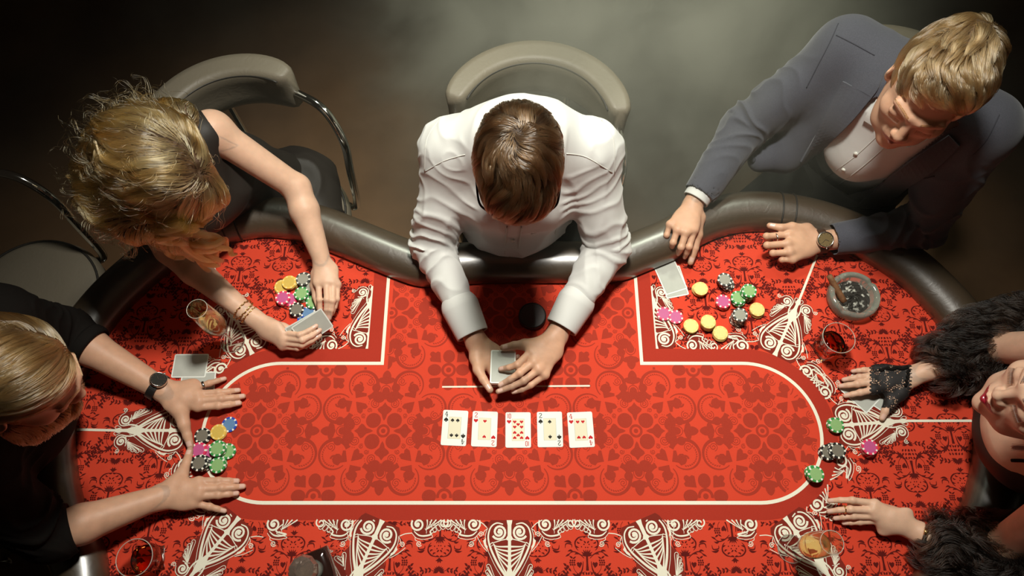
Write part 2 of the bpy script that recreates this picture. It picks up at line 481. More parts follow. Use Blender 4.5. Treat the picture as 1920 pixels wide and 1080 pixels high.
# ivory scrollwork: palmettes between the seats and the running scroll along the band. units: 1/9 photo px
U = 0.000149
def palm_half(wh, bk):
    """(u along the axis, v to the side)"""
    bk.poly([(0, 0), (0, 300), (60, 345), (200, 385), (330, 365), (520, 300), (600, 330), (690, 375), (800, 380), (880, 360), (960, 330), (1060, 320), (1150, 290), (1190, 200), (1170, 100), (1200, 40), (1200, 0)])
    wh.poly([(0, 0), (0, 46), (80, 30), (235, 30), (290, 62), (310, 24), (700, 25), (790, 50), (850, 72), (930, 60), (1010, 30), (1090, 26), (1150, 44), (1200, 30), (1200, 0)])
    wh.spiral((178, 165), 26, 118, 1.75, 34, 2.6, 1)
    wh.disc((178, 165), 30)
    wh.curve([(60, 110), (45, 210), (110, 300), (240, 338), (380, 315), (540, 245), (690, 160), (830, 60)], [20, 24, 26, 30, 34, 38, 44, 46])
    wh.curve([(120, 350), (250, 385), (400, 362), (560, 292), (720, 205), (860, 110), (960, 60)], 10)
    wh.curve([(290, 62), (305, 130), (330, 215), (345, 275)], [18, 16, 16, 12])
    for e, b in (((400, 22), 62), ((468, 22), 58), ((540, 22), 50), ((616, 22), 40), ((700, 26), 26), ((790, 50), 8)):
        wh.curve([(352, 258), ((352 + e[0]) / 2 + 20, (258 + e[1]) / 2 + b), e], [9, 19, 33], 8)
    wh.curve([(335, 270), (352, 292), (372, 310)], 12); wh.curve([(362, 240), (380, 270), (395, 290)], 9)
    # far spirals
    wh.spiral((1075, 185), 20, 88, 1.6, 26, 0.3, -1); wh.disc((1075, 185), 24)
    wh.curve([(840, 70), (930, 95), (1010, 92), (1090, 78), (1150, 100), (1185, 170), (1165, 250), (1100, 300)], [30, 28, 24, 20, 18, 14, 12, 10])
    wh.spiral((1108, 340), 6, 40, 1.5, 11, 3.6, -1)
    wh.curve([(1010, 95), (1000, 150), (985, 220), (990, 260)], 16)
    wh.curve([(950, 150), (970, 175), (985, 200)], 9)
    for (x, y), r in (((690, 330), 30), ((770, 345), 30), ((850, 330), 28), ((915, 300), 24)):
        dx, dy = x - 965, y - 190; L = math.hypot(dx, dy); ux, uy = dx / L, dy / L; px, py = -uy, ux
        wh.curve([(965 + px * 8, 190 + py * 8), (965 + ux * L * .6 + px * r * .7, 190 + uy * L * .6 + py * r * .7), (x + px * r, y + py * r),
                  (x + ux * r, y + uy * r), (x - px * r, y - py * r), (965 + ux * L * .6 - px * r * .7, 190 + uy * L * .6 - py * r * .7), (965 - px * 8, 190 - py * 8)], 10, 5, False)
        wh.curve([(965, 190), (x - ux * r * 0.2 - px * r * .35, y - uy * r * 0.2 - py * r * .35)], [8, 15], 4)
    # end ribbon of the tip
    wh.curve([(1120, 46), (1190, 80), (1225, 50), (1200, 24)], 10)
    # curl and barb beside the base
    wh.spiral((215, 455), 6, 44, 1.6, 12, 1.2, 1)
    wh.curve([(130, 352), (160, 395), (190, 412)], 11)
    wh.poly([(270, 375), (310, 420), (390, 395), (450, 350), (400, 345), (360, 372)])
    wh.curve([(240, 520), (330, 470), (400, 420), (470, 355)], 11)
    wh.curve([(0, 520), (50, 430), (110, 365)], 16);
def run_half(wh, bk, far):
    """running scroll along the band from v=480 to far; mapped along the band edge"""
    m = far
    bk.poly([(0, 470), (190, 490), (265, 560), (285, 680), (250, 800), (180, m * .82), (140, m * .93), (150, m), (0, m)])
    wh.spiral((62, 575), 24, 112, 1.5, 30, 0.6, -1); wh.disc((62, 575), 30)
    wh.curve([(170, 520), (225, 590), (240, 680), (215, 790), (165, m * .78), (60, m * .9)], [14, 26, 30, 30, 26, 16])
    wh.curve([(200, 490), (270, 560), (290, 680), (262, 810), (205, m * .80), (170, m * .86)], 10)
    wh.spiral((355, 605), 6, 46, 1.6, 12, 3.6, 1); wh.curve([(262, 540), (300, 545), (315, 575)], 11)
    wh.curve([(130, 690), (165, 715), (200, 715)], 9)
    for k, e in enumerate((720, 790, 860, 940)):
        wh.curve([(150, 705), (70, (705 + e) / 2 + 12), (0, e)], [8, 15, 26], 6)
    for k in range(3 if m > 900 else 0):
        v0 = m * .80 + k * (m * .07)
        wh.curve([(20, v0 - 40), (110, v0), (185 - 22 * k, v0 + 40), (150 - 22 * k, v0 + 75), (60, v0 + 20)], 10, 6, False)
    if m > 900: wh.spiral((40, m * .985), 18, 88, 1.3, 22, PI / 2, 1)
whA, bkA = Ink(), Ink(); palm_half(whA, bkA)
wsc, bsc = Ink(), Ink()
edge = field(BAND)
edge_r = resample(edge, 0.004)
def keep_o(c): return inside(rail_cut, c) & ~inside(fout_in, c)
fout_in = field(BAND - 0.0005)
def palm(base, direction, sides=(1, -1), sc=1.0):
    d = nrm(direction); w = np.array([-d[1], d[0]])
    for s in sides:
        fn = lambda p: [base[i] + d[i] * p[0] * U * sc + w[i] * s * p[1] * U * sc for i in (0, 1)]
        wsc.add(whA, fn, keep_o); bsc.add(bkA, fn)
def band_run(base, s, far, sc=1.0):
    i = int(np.argmin(np.linalg.norm(edge_r - base, axis=1)))
    w_, b_ = Ink(), Ink(); run_half(w_, b_, far)
    tan = np.gradient(edge_r, axis=0); tan /= np.linalg.norm(tan, axis=1)[:, None]
    ii = np.arange(len(edge_r))
    def fn(p):
        k = i + s * p[1] * U * sc / 0.004
        return [np.interp(k, ii, edge_r[:, 0]) + np.interp(k, ii, tan[:, 1]) * p[0] * U * sc,
                np.interp(k, ii, edge_r[:, 1]) - np.interp(k, ii, tan[:, 0]) * p[0] * U * sc]
    wsc.add(w_, fn, keep_o); bsc.add(b_, fn)
PALMS = [((955, 979), (955, 1080), 1000, 1000), ((718, 979), (672, 1080), 1000, 1000), ((1196, 977), (1243, 1080), 1000, 1000),
         ((452, 962), (378, 1052), 800, 800), ((366, 806), (230, 806), 800, 800), ((474, 664), (424, 556), 800, 800),
         ((1455, 660), (1503, 552), 800, 800), ((1558, 800), (1700, 790), 800, 800), ((1468, 962), (1540, 1058), 800, 800)]
LINE_END = [None, (612, 1200), (1300, 1200), (355, 1082), (128, 805), (388, 470), (1532, 478), (1822, 789), (1572, 1090)]
for (b, t, fr, fl2), e in zip(PALMS, LINE_END):
    b3, t3 = P(*b)[:2], P(*t)[:2]
    i = int(np.argmin(np.linalg.norm(edge_r - b3, axis=1)))
    palm(edge_r[i], t3 - b3)
    band_run(edge_r[i], 1, fr); band_run(edge_r[i], -1, fl2)
    d = nrm(t3 - b3)
    end = P(*e)[:2] if e else edge_r[i] + d * 0.5
    wsc.stroke([edge_r[i] + d * 0.175, end], 0.0062)
# half palmettes in the two inner corners by the dealer
xn = 0.338 + BAND
palm(V(-xn, FYT + BAND), V(0, 1), (1,)); palm(V(xn, FYT + BAND), V(0, 1), (-1,))
def corner_run(s):
    w_, b_ = Ink(), Ink(); run_half(w_, b_, 1000)
    o = V(s * (xn + 0.02), FYT + BAND)
    fn = lambda p: [o[0] + s * p[1] * U * 0.9, o[1] + p[0] * U]
    wsc.add(w_, fn, keep_o); bsc.add(b_, fn)
corner_run(1); corner_run(-1)
bsc.build('felt_scroll_ground', TZ + 0.00045, M['felt_brown'])
wsc.build('felt_scrollwork', TZ + 0.0006, M['felt_white'])
wl.build('felt_white_line', TZ + 0.0006, M['felt_white'])

# ------------------------------------------------------------------ chairs
def chair(base, z_mid, yaw, label):
    """bar chair at base, z_mid = top of the backrest, yaw = direction the sitter faces"""
    RB = 0.235
    t = empty('bar_chair', base, label, 'chair', 'bar chairs drawn up to the card table')
    t.rotation_euler = (0, 0, yaw - PI / 2)
    # seat pad
    v, f = lathe([(0.02, 0.405), (0.19, 0.405), (0.212, 0.420), (0.216, 0.45), (0.206, 0.48), (0.185, 0.491), (0.10, 0.495), (0.01, 0.496)], 48)
    seat = obj('seat', mesh('seat', v, f), t, M['chair_leather'], True)
    v, f = tube([(0.203 * math.cos(a), 0.203 * math.sin(a), 0.484) for a in np.arange(60) * 2 * PI / 60], 0.004, 6, True)
    obj('seat_piping', mesh('seat_piping', v, f), seat, M['chair_dark'], True)
    # curved backrest pad
    va, fa = [], []
    A = np.linspace(PI * 1.5 - 1.35, PI * 1.5 + 1.35, 41)
    prof = [(math.cos(q) * 0.034, math.sin(q) * 0.075) for q in np.linspace(0, 2 * PI, 20, endpoint=False)]
    prof = [(math.copysign(min(abs(x) * 1.25, 0.034), x), math.copysign(min(abs(y) * 1.25, 0.075), y)) for x, y in prof]
    m = len(prof)
    for k, a in enumerate(A):
        e = min(1.0, 0.25 + 0.75 * math.sqrt(max(0, 1 - (abs(a - PI * 1.5) / 1.36) ** 10)))
        for x, y in prof:
            r = RB + x * e * (1.0 + 0.25 * max(0, y / 0.075)); va.append((r * math.cos(a), r * math.sin(a), z_mid - 0.075 + y * (0.8 + 0.2 * e)))
    for k in range(len(A) - 1):
        for i in range(m): fa.append((k * m + i, (k + 1) * m + i, (k + 1) * m + (i + 1) % m, k * m + (i + 1) % m))
    fa.append(tuple(range(m))); fa.append(tuple((len(A) - 1) * m + i for i in range(m - 1, -1, -1)))
    back = obj('backrest', mesh('backrest', va, fa), t, M['chair_leather'], True)
    v, f = tube([((RB - 0.036) * math.cos(a), (RB - 0.036) * math.sin(a), z_mid - 0.014) for a in A[1:-1]], 0.0028, 6)
    obj('piping', mesh('piping', v, f), back, M['chair_dark'], True)
    for a in (PI * 1.5 - 0.35, PI * 1.5 + 0.35):
        v, f = tube(catmull([(0.17 * math.cos(a), 0.17 * math.sin(a), 0.41), (0.225 * math.cos(a), 0.225 * math.sin(a), 0.45), (0.240 * math.cos(a), 0.240 * math.sin(a), 0.62), (0.238 * math.cos(a), 0.238 * math.sin(a), z_mid - 0.10)], 5), 0.011, 10)
        obj('back_strut', mesh('back_strut', v, f), t, M['chrome'], True)
    # chrome arms
    for s in (-1, 1):
        p = [(s * 0.225, -0.06, z_mid - 0.09), (s * 0.245, 0.02, z_mid - 0.09), (s * 0.248, 0.075, z_mid - 0.115), (s * 0.237, 0.125, z_mid - 0.18), (s * 0.218, 0.138, z_mid - 0.29),
             (s * 0.205, 0.12, 0.45), (s * 0.19, 0.07, 0.405)]
        v, f = tube(catmull(p, 6), 0.0125, 12)
        obj('arm_tube', mesh('arm_tube', v, f), t, M['chrome'], True)
    # column and foot
    v, f = lathe([(0.21, 0.0), (0.21, 0.012), (0.06, 0.035), (0.03, 0.05), (0.03, 0.35), (0.09, 0.39), (0.09, 0.406)], 32)
    obj('column', mesh('column', v, f), t, M['chrome'], True)
    return t
chair((0.062, 1.155, 0), 0.98, -PI / 2 - 0.10, 'bar chair with curved grey backrest behind the person in the white shirt')
chair((-0.75, 1.135, 0), 0.95, -PI / 2 + 0.80, 'bar chair with chrome arm tube holding the blonde person in black dress')
q = P(38, 548, 0.54)
chair((q[0], q[1], 0), 0.93, -0.25, 'empty bar chair with round grey seat and chrome arm between two players')
chair((1.08, 1.27, 0), 0.92, -PI / 2 - 0.62, 'bar chair under the person in the blue suit jacket')
chair((-1.52, 0.27, 0), 0.93, 0.05, 'bar chair behind the bearded person in the black shirt')
chair((1.50, 0.34, 0), 0.93, PI, 'bar chair behind the person in the dark fur wrap')

# ------------------------------------------------------------------ casino chips
def chip_mesh(name):
    prof = [(0.0148, 0.00335), (0.0188, 0.0034), (0.0195, 0.0029), (0.0195, 0.0005), (0.0188, 0.0), (0.0148, 0.00005)]
    nseg = 48; v, f = lathe(prof, nseg, False); mi = []
    for j in range(len(prof) - 1):
        for i in range(nseg): mi.append(1 if (i % 6) < 2 else 0)
    f.append(tuple(range(nseg - 1, -1, -1))[::-1]); mi.append(0)
    f.append(tuple(5 * nseg + i for i in range(nseg))[::-1]); mi.append(0)
    f = [q[::-1] for q in f[:-2]] + f[-2:]
    return mesh(name, v, f, mi)
def inlay_mesh():
    v, f = lathe([(0.0146, 0.0), (0.0146, 0.0002), (0.0140, 0.0003)], 32, False)
    f = list(f); f.append(tuple(64 + i for i in range(32)))
    return mesh('inlay', v, f)
CH = dict(green=((0.03, 0.26, 0.055), (0.24, 0.42, 0.16)), pink=((0.72, 0.035, 0.11), (0.50, 0.085, 0.24)), black=((0.012, 0.011, 0.010), (0.17, 0.15, 0.115)),
          yellow=((0.78, 0.50, 0.09), (0.62, 0.42, 0.08)), blue=((0.02, 0.07, 0.42), (0.11, 0.22, 0.40)), pale=((0.78, 0.55, 0.17), (0.80, 0.62, 0.22)), grey=((0.05, 0.05, 0.045), (0.30, 0.29, 0.235)))
M['chip_spot'] = mat('white_chip_spot', (0.82, 0.80, 0.70), 0.4)
CHM = {}
for k, (rim, inl) in CH.items():
    me = chip_mesh('casino_chip_' + k)
    me.materials.append(mat('chip_' + k, rim, 0.4, coat=0.2)); me.materials.append(mat('chip_edge_yellow', (0.84, 0.66, 0.24), 0.4) if k in ('yellow', 'pale') else M['chip_spot'])
    im = inlay_mesh(); im.materials.append(mat('inlay_' + k, inl, 0.45, noise=(300, 0.05)))
    CHM[k] = (me, im)
def stack(px, py, n, col, where):
    h = 0.0034 * n
    top = PT(px, py, h)
    word = dict(pale='yellow', grey='grey and black').get(col, col)
    ORD = ['topmost', 'second', 'third', 'fourth', 'fifth', 'sixth', 'seventh', 'eighth', 'ninth', 'tenth', 'eleventh']
    jx = RNG.normal(0, 0.0008, (n, 2)); jx[-1] = 0
    drift = RNG.normal(0, 0.0005, 2)
    for i in range(n):
        o = bpy.data.objects.new('casino_chip', CHM[col][0]); COL.objects.link(o)
        q = top[:2] + jx[i] + drift * (n - 1 - i)
        o.location = (q[0], q[1], TZ + 0.0007 + 0.0034 * i)
        o.rotation_euler = (0, 0, RNG.uniform(0, 6.28))
        k = n - 1 - i
        lab = f'{word} casino chip lying alone {where}' if n == 1 else (f'topmost {word} casino chip of the stack {where}' if k == 0 else f'{word} chip {ORD[k]} from top in stack {where}')
        tag(o, lab, 'chip', f'{word} chips {where}')
        if i == n - 1:
            c = bpy.data.objects.new('inlay', CHM[col][1]); COL.objects.link(c); c.parent = o; c.location = (0, 0, 0.00335)
STACKS = [
 (379, 817, 3, 'black', 'touching the watch hand thumb'), (372, 844, 4, 'pink', 'between two thumb tips'), (389, 848, 2, 'pink', 'squeezed between pink and green'),
 (373, 868, 9, 'black', 'at the base of bare thumb'), (409, 810, 3, 'yellow', 'next to the lone blue chip'), (430, 796, 1, 'blue', 'beside a short yellow stack'),
 (407, 841, 7, 'green', 'below the short yellow stack'), (427, 846, 2, 'green', 'leaning on a taller green stack'), (408, 872, 5, 'green', 'above the outstretched bare fingers'),
 (542, 529, 5, 'yellow', 'near the blonde player hand'), (528, 537, 2, 'yellow', 'peeping under a yellow stack'), (568, 523, 5, 'grey', 'beside the blonde player yellow'),
 (585, 538, 3, 'grey', 'half under the blonde fingers'), (530, 558, 5, 'pink', 'beside the blonde player yellow'), (543, 561, 2, 'pink', 'wedged behind another pink stack'),
 (565, 550, 5, 'green', 'amid the blonde player chips'), (587, 566, 5, 'green', 'touching the blonde player fingertips'), (556, 580, 4, 'black', 'facing the held cards'),
 (578, 587, 3, 'blue', 'beside the held cards'), (571, 597, 1, 'blue', 'under the held cards edge'),
 (1314, 541, 6, 'pale', 'next to two face-down cards'), (1359, 524, 8, 'grey', 'below the ringed fist'), (1405, 545, 11, 'green', 'closest to the ashtray'), (1384, 558, 6, 'green', 'leaning against taller green'),
 (1356, 565, 6, 'pink', 'amid the suited player chips'), (1388, 590, 11, 'grey', 'beside the lone yellow stack'), (1420, 580, 5, 'pale', 'at the scrollwork tip'),
 (1328, 603, 8, 'pale', 'amid three yellow stacks'), (1296, 611, 4, 'pale', 'beside the pink pair'), (1351, 624, 5, 'pale', 'nearest the red border'),
 (1245, 588, 2, 'pink', 'in the inner felt corner'), (1267, 594, 2, 'pink', 'between pink and yellow stacks'),
 (1568, 797, 5, 'green', 'on the palmette stem'), (1571, 845, 8, 'black', 'between two green stacks'), (1553, 848, 4, 'black', 'against a taller black stack'),
 (1631, 838, 8, 'pink', 'alone under the dividing line'), (1530, 889, 8, 'green', 'on the white field line')]
for s in STACKS: stack(*s)

# ------------------------------------------------------------------ playing cards
CW, CL = 0.0635, 0.0889
def rrect(w, l, r, n=5):
    pts = []
    for cx, cy, a0 in ((w / 2 - r, l / 2 - r, 0), (-w / 2 + r, l / 2 - r, PI / 2), (-w / 2 + r, -l / 2 + r, PI), (w / 2 - r, -l / 2 + r, 1.5 * PI)):
        for k in range(n + 1):
            a = a0 + PI / 2 * k / n; pts.append((cx + r * math.cos(a), cy + r * math.sin(a)))
    return pts
def slab(pts, z0, z1):
    k = len(pts)
    return ([(x, y, z1) for x, y in pts] + [(x, y, z0) for x, y in pts],
            [tuple(range(k)), tuple(range(2 * k - 1, k - 1, -1))] + [(i, k + i, k + (i + 1) % k, (i + 1) % k) for i in range(k)])
M['card'] = mat('white_card', (0.78, 0.80, 0.745), 0.65, spec=0.2)
M['card_back'] = mat('grey_card_back', (0.44, 0.45, 0.405), 0.6, spec=0.25, noise=(60, 0.03))
M['card_panel'] = mat('cream_panel', (0.74, 0.68, 0.50), 0.65, spec=0.2)
M['card_red'] = mat('red_ink', (0.52, 0.012, 0.018), 0.65, spec=0.15)
M['card_black'] = mat('black_ink', (0.022, 0.019, 0.015), 0.65, spec=0.15)
M['card_rule'] = mat('grey_rule', (0.30, 0.30, 0.22), 0.65, spec=0.15)
card_v, card_f = slab(rrect(CW, CL, 0.0042), 0, 0.0004)
CARD_ME = mesh('playing_card', card_v, card_f); CARD_ME.materials.append(M['card'])
bp, bf = slab(rrect(CW - 0.0062, CL - 0.0062, 0.002), 0.0004, 0.00052)
BACK_ME = mesh('back_print', bp, bf); BACK_ME.materials.append(M['card_back'])
class Print2D(Ink):
    def part(self, name, m, parent, z=0.00055):
        fs = []; A = np.asarray(self.v)
        for f in self.f:
            q = A[list(f)]; ar = np.sum(q[:, 0] * np.roll(q[:, 1], -1) - np.roll(q[:, 0], -1) * q[:, 1]); fs.append(f if ar > 0 else f[::-1])
        return obj(name, mesh(name, [(x * 1e-3, y * 1e-3, z + 1e-6 * (i % 7)) for i, (x, y) in enumerate(self.v)], fs), parent, m)
    def heart(self, c, s, up=1):
        pts = []
        for k in range(22):
            t = 2 * PI * k / 22
            x = 16 * math.sin(t) ** 3; y = 13 * math.cos(t) - 5 * math.cos(2 * t) - 2 * math.cos(3 * t) - math.cos(4 * t)
            pts.append((c[0] + up * x * s / 32, c[1] + up * y * s / 32))
        self.poly(pts)
    def spade(self, c, s, up=1):
        pts = []
        for k in range(22):
            t = 2 * PI * k / 22
            x = 16 * math.sin(t) ** 3; y = 13 * math.cos(t) - 5 * math.cos(2 * t) - 2 * math.cos(3 * t) - math.cos(4 * t)
            pts.append((c[0] + up * x * s / 32, c[1] - up * y * s / 32))
        self.poly(pts)
        self.poly([(c[0] - up * s * .16, c[1] - up * s * .58), (c[0] + up * s * .16, c[1] - up * s * .58), (c[0], c[1] - up * s * .1)])
    def digit(self, d, c, up=1, h=11.6):
        k = h / 10
        st = {'4': [[(3.6, 10), (0, 3.2), (6.4, 3.2)], [(3.9, 10), (4.4, 0)], [(2.6, 0), (6.2, 0)]],
              '2': [[(0.4, 8.2), (1.4, 9.7), (3.4, 10), (5.4, 9.2), (5.8, 7.4), (4.4, 5.4), (1.6, 2.6), (0.4, 0.4), (6.2, 0.4), (6.2, 1.8)]],
              '10': [[(0.4, 10), (0.4, 0)], [(3.2, 1), (3.2, 9), (4.2, 9.9), (5.8, 9.9), (6.8, 9), (6.8, 1), (5.8, .1), (4.2, .1), (3.2, 1)]]}[d]
        for s in st: self.stroke([(c[0] + up * (x - 3.3) * k, c[1] + up * (y - 5) * k) for x, y in s], 1.6)
PIPS = {2: [(0, 19.5), (0, -19.5)], 4: [(-6.6, 19.5), (6.6, 19.5), (-6.6, -19.5), (6.6, -19.5)],
        10: [(-8.6, 20), (8.6, 20), (-8.6, 7), (8.6, 7), (0, 13.5), (-8.6, -20), (8.6, -20), (-8.6, -7), (8.6, -7), (0, -13.5)]}
def face_card(px, py, rot, num, suit, label):
    c = P(px, py)
    o = bpy.data.objects.new('playing_card', CARD_ME); COL.objects.link(o)
    o.location = (c[0], c[1], TZ + 0.0008); o.rotation_euler = (0, 0, math.radians(rot))
    tag(o, label, 'card', 'face-up cards in the row')
    pn = Print2D(); pn.poly([(-15.5, -27.5), (15.5, -27.5), (15.5, 27.5), (-15.5, 27.5)]); pn.part('centre_panel', M['card_panel'], o, 0.00045)
    rl = Print2D(); rl.stroke([(-15.5, -27.5), (15.5, -27.5), (15.5, 27.5), (-15.5, 27.5)], 0.5, True); rl.part('panel_rule', M['card_rule'], o, 0.0005)
    m = M['card_red'] if suit == 'heart' else M['card_black']
    pp = Print2D(); fn = pp.heart if suit == 'heart' else pp.spade
    for x, y in PIPS[num]: fn((x, y), 9.0, 1 if y > 0 else -1)
    fn((-22.8, 20.5), 11.2, 1); fn((22.8, -20.5), 11.2, -1)
    tag(pp.part('pip_print', m, o), kind='stuff')
    dg = Print2D(); dg.digit(str(num), (-22.6, 34.6), 1); dg.digit(str(num), (22.6, -34.6), -1); tag(dg.part('number_print', m, o), kind='stuff')
face_card(852.4, 802.3, -2.6, 4, 'spade', 'four of spades face up at the end of the card row')
face_card(908.6, 804.3, -1.8, 2, 'heart', 'two of hearts face up next to the four of spades')
face_card(971.5, 806, 0.0, 10, 'heart', 'ten of hearts face up in the middle of the card row')
face_card(1031, 805, 0.6, 2, 'spade', 'two of spades face up next to the ten of hearts')
face_card(1089, 805.5, 2.4, 4, 'heart', 'four of hearts face up at the end of the card row')
def back_card(loc, rot, label, group):
    o = bpy.data.objects.new('playing_card', CARD_ME); COL.objects.link(o)
    o.location = loc; o.rotation_euler = rot
    b = bpy.data.objects.new('back_print', BACK_ME); COL.objects.link(b); b.parent = o
    tag(o, label, 'card', group); return o
def flat_card(px, py, rot, lift, label, group):
    c = P(px, py); return back_card((c[0], c[1], TZ + 0.0008 + lift), (0, 0, math.radians(rot)), label, group)
flat_card(371, 721, 94, 0.0, 'grey backed card half under the bearded player hand', 'bearded player cards')
flat_card(357, 686, 90.5, 0.0006, 'grey backed card lying beside the champagne flute', 'bearded player cards')
flat_card(1262, 529, 12, 0.0, 'grey backed card underneath another beside the yellow chips', 'suited player cards')
flat_card(1257, 521, 18, 0.0006, 'grey backed card on top of another beside the yellow chips', 'suited player cards')
flat_card(1646, 742, 52, 0.0, 'grey backed card under the palm of the lace glove', 'lace gloved player cards')
flat_card(1612, 737, 42, 0.0006, 'grey backed card under the fingertips of the lace gloved hand', 'lace gloved player cards')
# deck in the dealer's hands
c = PT(943, 688, 0.052)
dk = empty('card_deck', (c[0], c[1], c[2] - 0.013), 'small grey backed card deck held by the dealer', 'card deck')
dk.rotation_euler = (math.radians(-4), 0, math.radians(-1.2))
v, f = slab(rrect(CW, CL, 0.0042), 0, 0.0125)
dv = obj('deck_block', mesh('deck_block', v, f), dk, mat('card_edges', (0.80, 0.79, 0.70), 0.5, noise=(1500, 0.12)))
o = bpy.data.objects.new('top_card', CARD_ME); COL.objects.link(o); o.parent = dk; o.location = (0, 0, 0.0126)
b = bpy.data.objects.new('back_print', BACK_ME); COL.objects.link(b); b.parent = o

# ------------------------------------------------------------------ dealer puck
c = P(998, 596)
pk = obj('dealer_button', mesh('dealer_button', *lathe([(0.030, 0.0), (0.0355, 0.001), (0.0368, 0.003), (0.0368, 0.017), (0.0355, 0.019), (0.033, 0.0195)], 48)), None, mat('dark_brown_plastic', (0.030, 0.016, 0.012), 0.45, noise=(200, 0.2)), True)
pk.location = (c[0], c[1], TZ + 0.0008)
tag(pk, 'dark brown round dealer puck lying between the sleeves of the white shirt', 'puck')
v, f = tube([(0.0335 * math.cos(a), 0.0335 * math.sin(a), 0.0193) for a in np.arange(48) * 2 * PI / 48], 0.0009, 6, True)
obj('rim_ring', mesh('rim_ring', v, f), pk, M['black_metal'], True)

# ------------------------------------------------------------------ glassware
def glass_mat(name, tint=(1, 1, 1)):
    m = bpy.data.materials.new(name); m.use_nodes = True; nt = m.node_tree
    b = nt.nodes['Principled BSDF']
    b.inputs['Base Color'].default_value = (*tint, 1); b.inputs['Roughness'].default_value = 0.02
    b.inputs['Transmission Weight'].default_value = 1.0; b.inputs['IOR'].default_value = 1.45
    return m
def liquid_mat(name, tint, density, ior=1.34):
    m = glass_mat(name, tint); b = m.node_tree.nodes['Principled BSDF']; b.inputs['IOR'].default_value = ior
    ab = m.node_tree.nodes.new('ShaderNodeVolumeAbsorption'); ab.inputs['Color'].default_value = (*tint, 1); ab.inputs['Density'].default_value = density
    m.node_tree.links.new(ab.outputs[0], m.node_tree.nodes['Material Output'].inputs['Volume'])
    return m
M['glass'] = glass_mat('clear_glass', (0.98, 0.98, 0.96)); M['glass'].node_tree.nodes['Principled BSDF'].inputs['IOR'].default_value = 1.22
M['rim_highlight'] = mat('rim_highlight', (0.85, 0.80, 0.68), 0.08, trans=0.55, ior=1.3, coat=0.5)  # pale colour stands in for the bright highlight along glass edges
M['champagne'] = liquid_mat('champagne', (0.98, 0.78, 0.38), 7, 1.15); M['champagne'].node_tree.nodes['Principled BSDF'].inputs['Transmission Weight'].default_value = 0.86
M['whisky'] = liquid_mat('whisky', (0.80, 0.30, 0.08), 14, 1.2)
def square_off(v, amt, z0, z1):
    out = []
    for x, y, z in v:
        k = amt * max(0.0, min(1.0, (z1 - z) / (z1 - z0))); a = math.atan2(y, x)
        s = 1 + k * (1 / max(abs(math.cos(a)), abs(math.sin(a))) - 1.12)
        out.append((x * s, y * s, z))
    return out
def flute(px, py, label):
    c = P(px, py)
    t = empty('champagne_flute', (c[0], c[1], TZ + 0.0008), label, 'glass', 'champagne flutes')
    v, f = lathe([(0.001, 0.0), (0.031, 0.0), (0.032, 0.0014), (0.022, 0.003), (0.006, 0.006), (0.0035, 0.012)], 40)
    obj('foot', mesh('foot', v, f), t, M['glass'], True)
    v, f = lathe([(0.0035, 0.0121), (0.0032, 0.04), (0.0034, 0.07), (0.0060, 0.0799)], 16)
    obj('stem', mesh('stem', v, f), t, M['glass'], True)
    outer = [(0.006, 0.080), (0.013, 0.086), (0.021, 0.098), (0.0265, 0.116), (0.0285, 0.135), (0.0285, 0.155), (0.0272, 0.185), (0.0248, 0.225), (0.0243, 0.2325), (0.0242, 0.2340)]
    inner = [(r - 0.0010, z) for r, z in outer[::-1]][:-1] + [(0.004, 0.085), (0.0005, 0.0845)]
    v, f = lathe(outer + [(0.0237, 0.2348)] + inner, 40)
    obj('bowl', mesh('bowl', v, f), t, M['glass'], True)
    v, f = tube([(0.0237 * math.cos(a), 0.0237 * math.sin(a), 0.2346) for a in np.arange(40) * 2 * PI / 40], 0.0008, 6, True); obj('rim', mesh('rim', v, f), t, M['rim_highlight'], True)  # added pale ring, paints the highlight on the flute's lip
    v, f = tube([(0.0317 * math.cos(a), 0.0317 * math.sin(a), 0.0014) for a in np.arange(40) * 2 * PI / 40], 0.0007, 6, True); obj('foot_rim_highlight', mesh('foot_rim_highlight', v, f), t, M['rim_highlight'], True)  # same painted highlight round the edge of the foot
    v, f = lathe([(0.002, 0.0852), (0.0108, 0.0868), (0.0192, 0.0984), (0.0249, 0.1162), (0.0269, 0.135), (0.0269, 0.155), (0.0262, 0.164), (0.0001, 0.1642)], 40)
    obj('champagne', mesh('champagne', v, f), t, M['champagne'], True)
flute(437, 640, 'champagne flute beside the face-down cards and the bracelets')
flute(1483, 1029, 'champagne flute standing on the scrollwork near the metal bracelet')
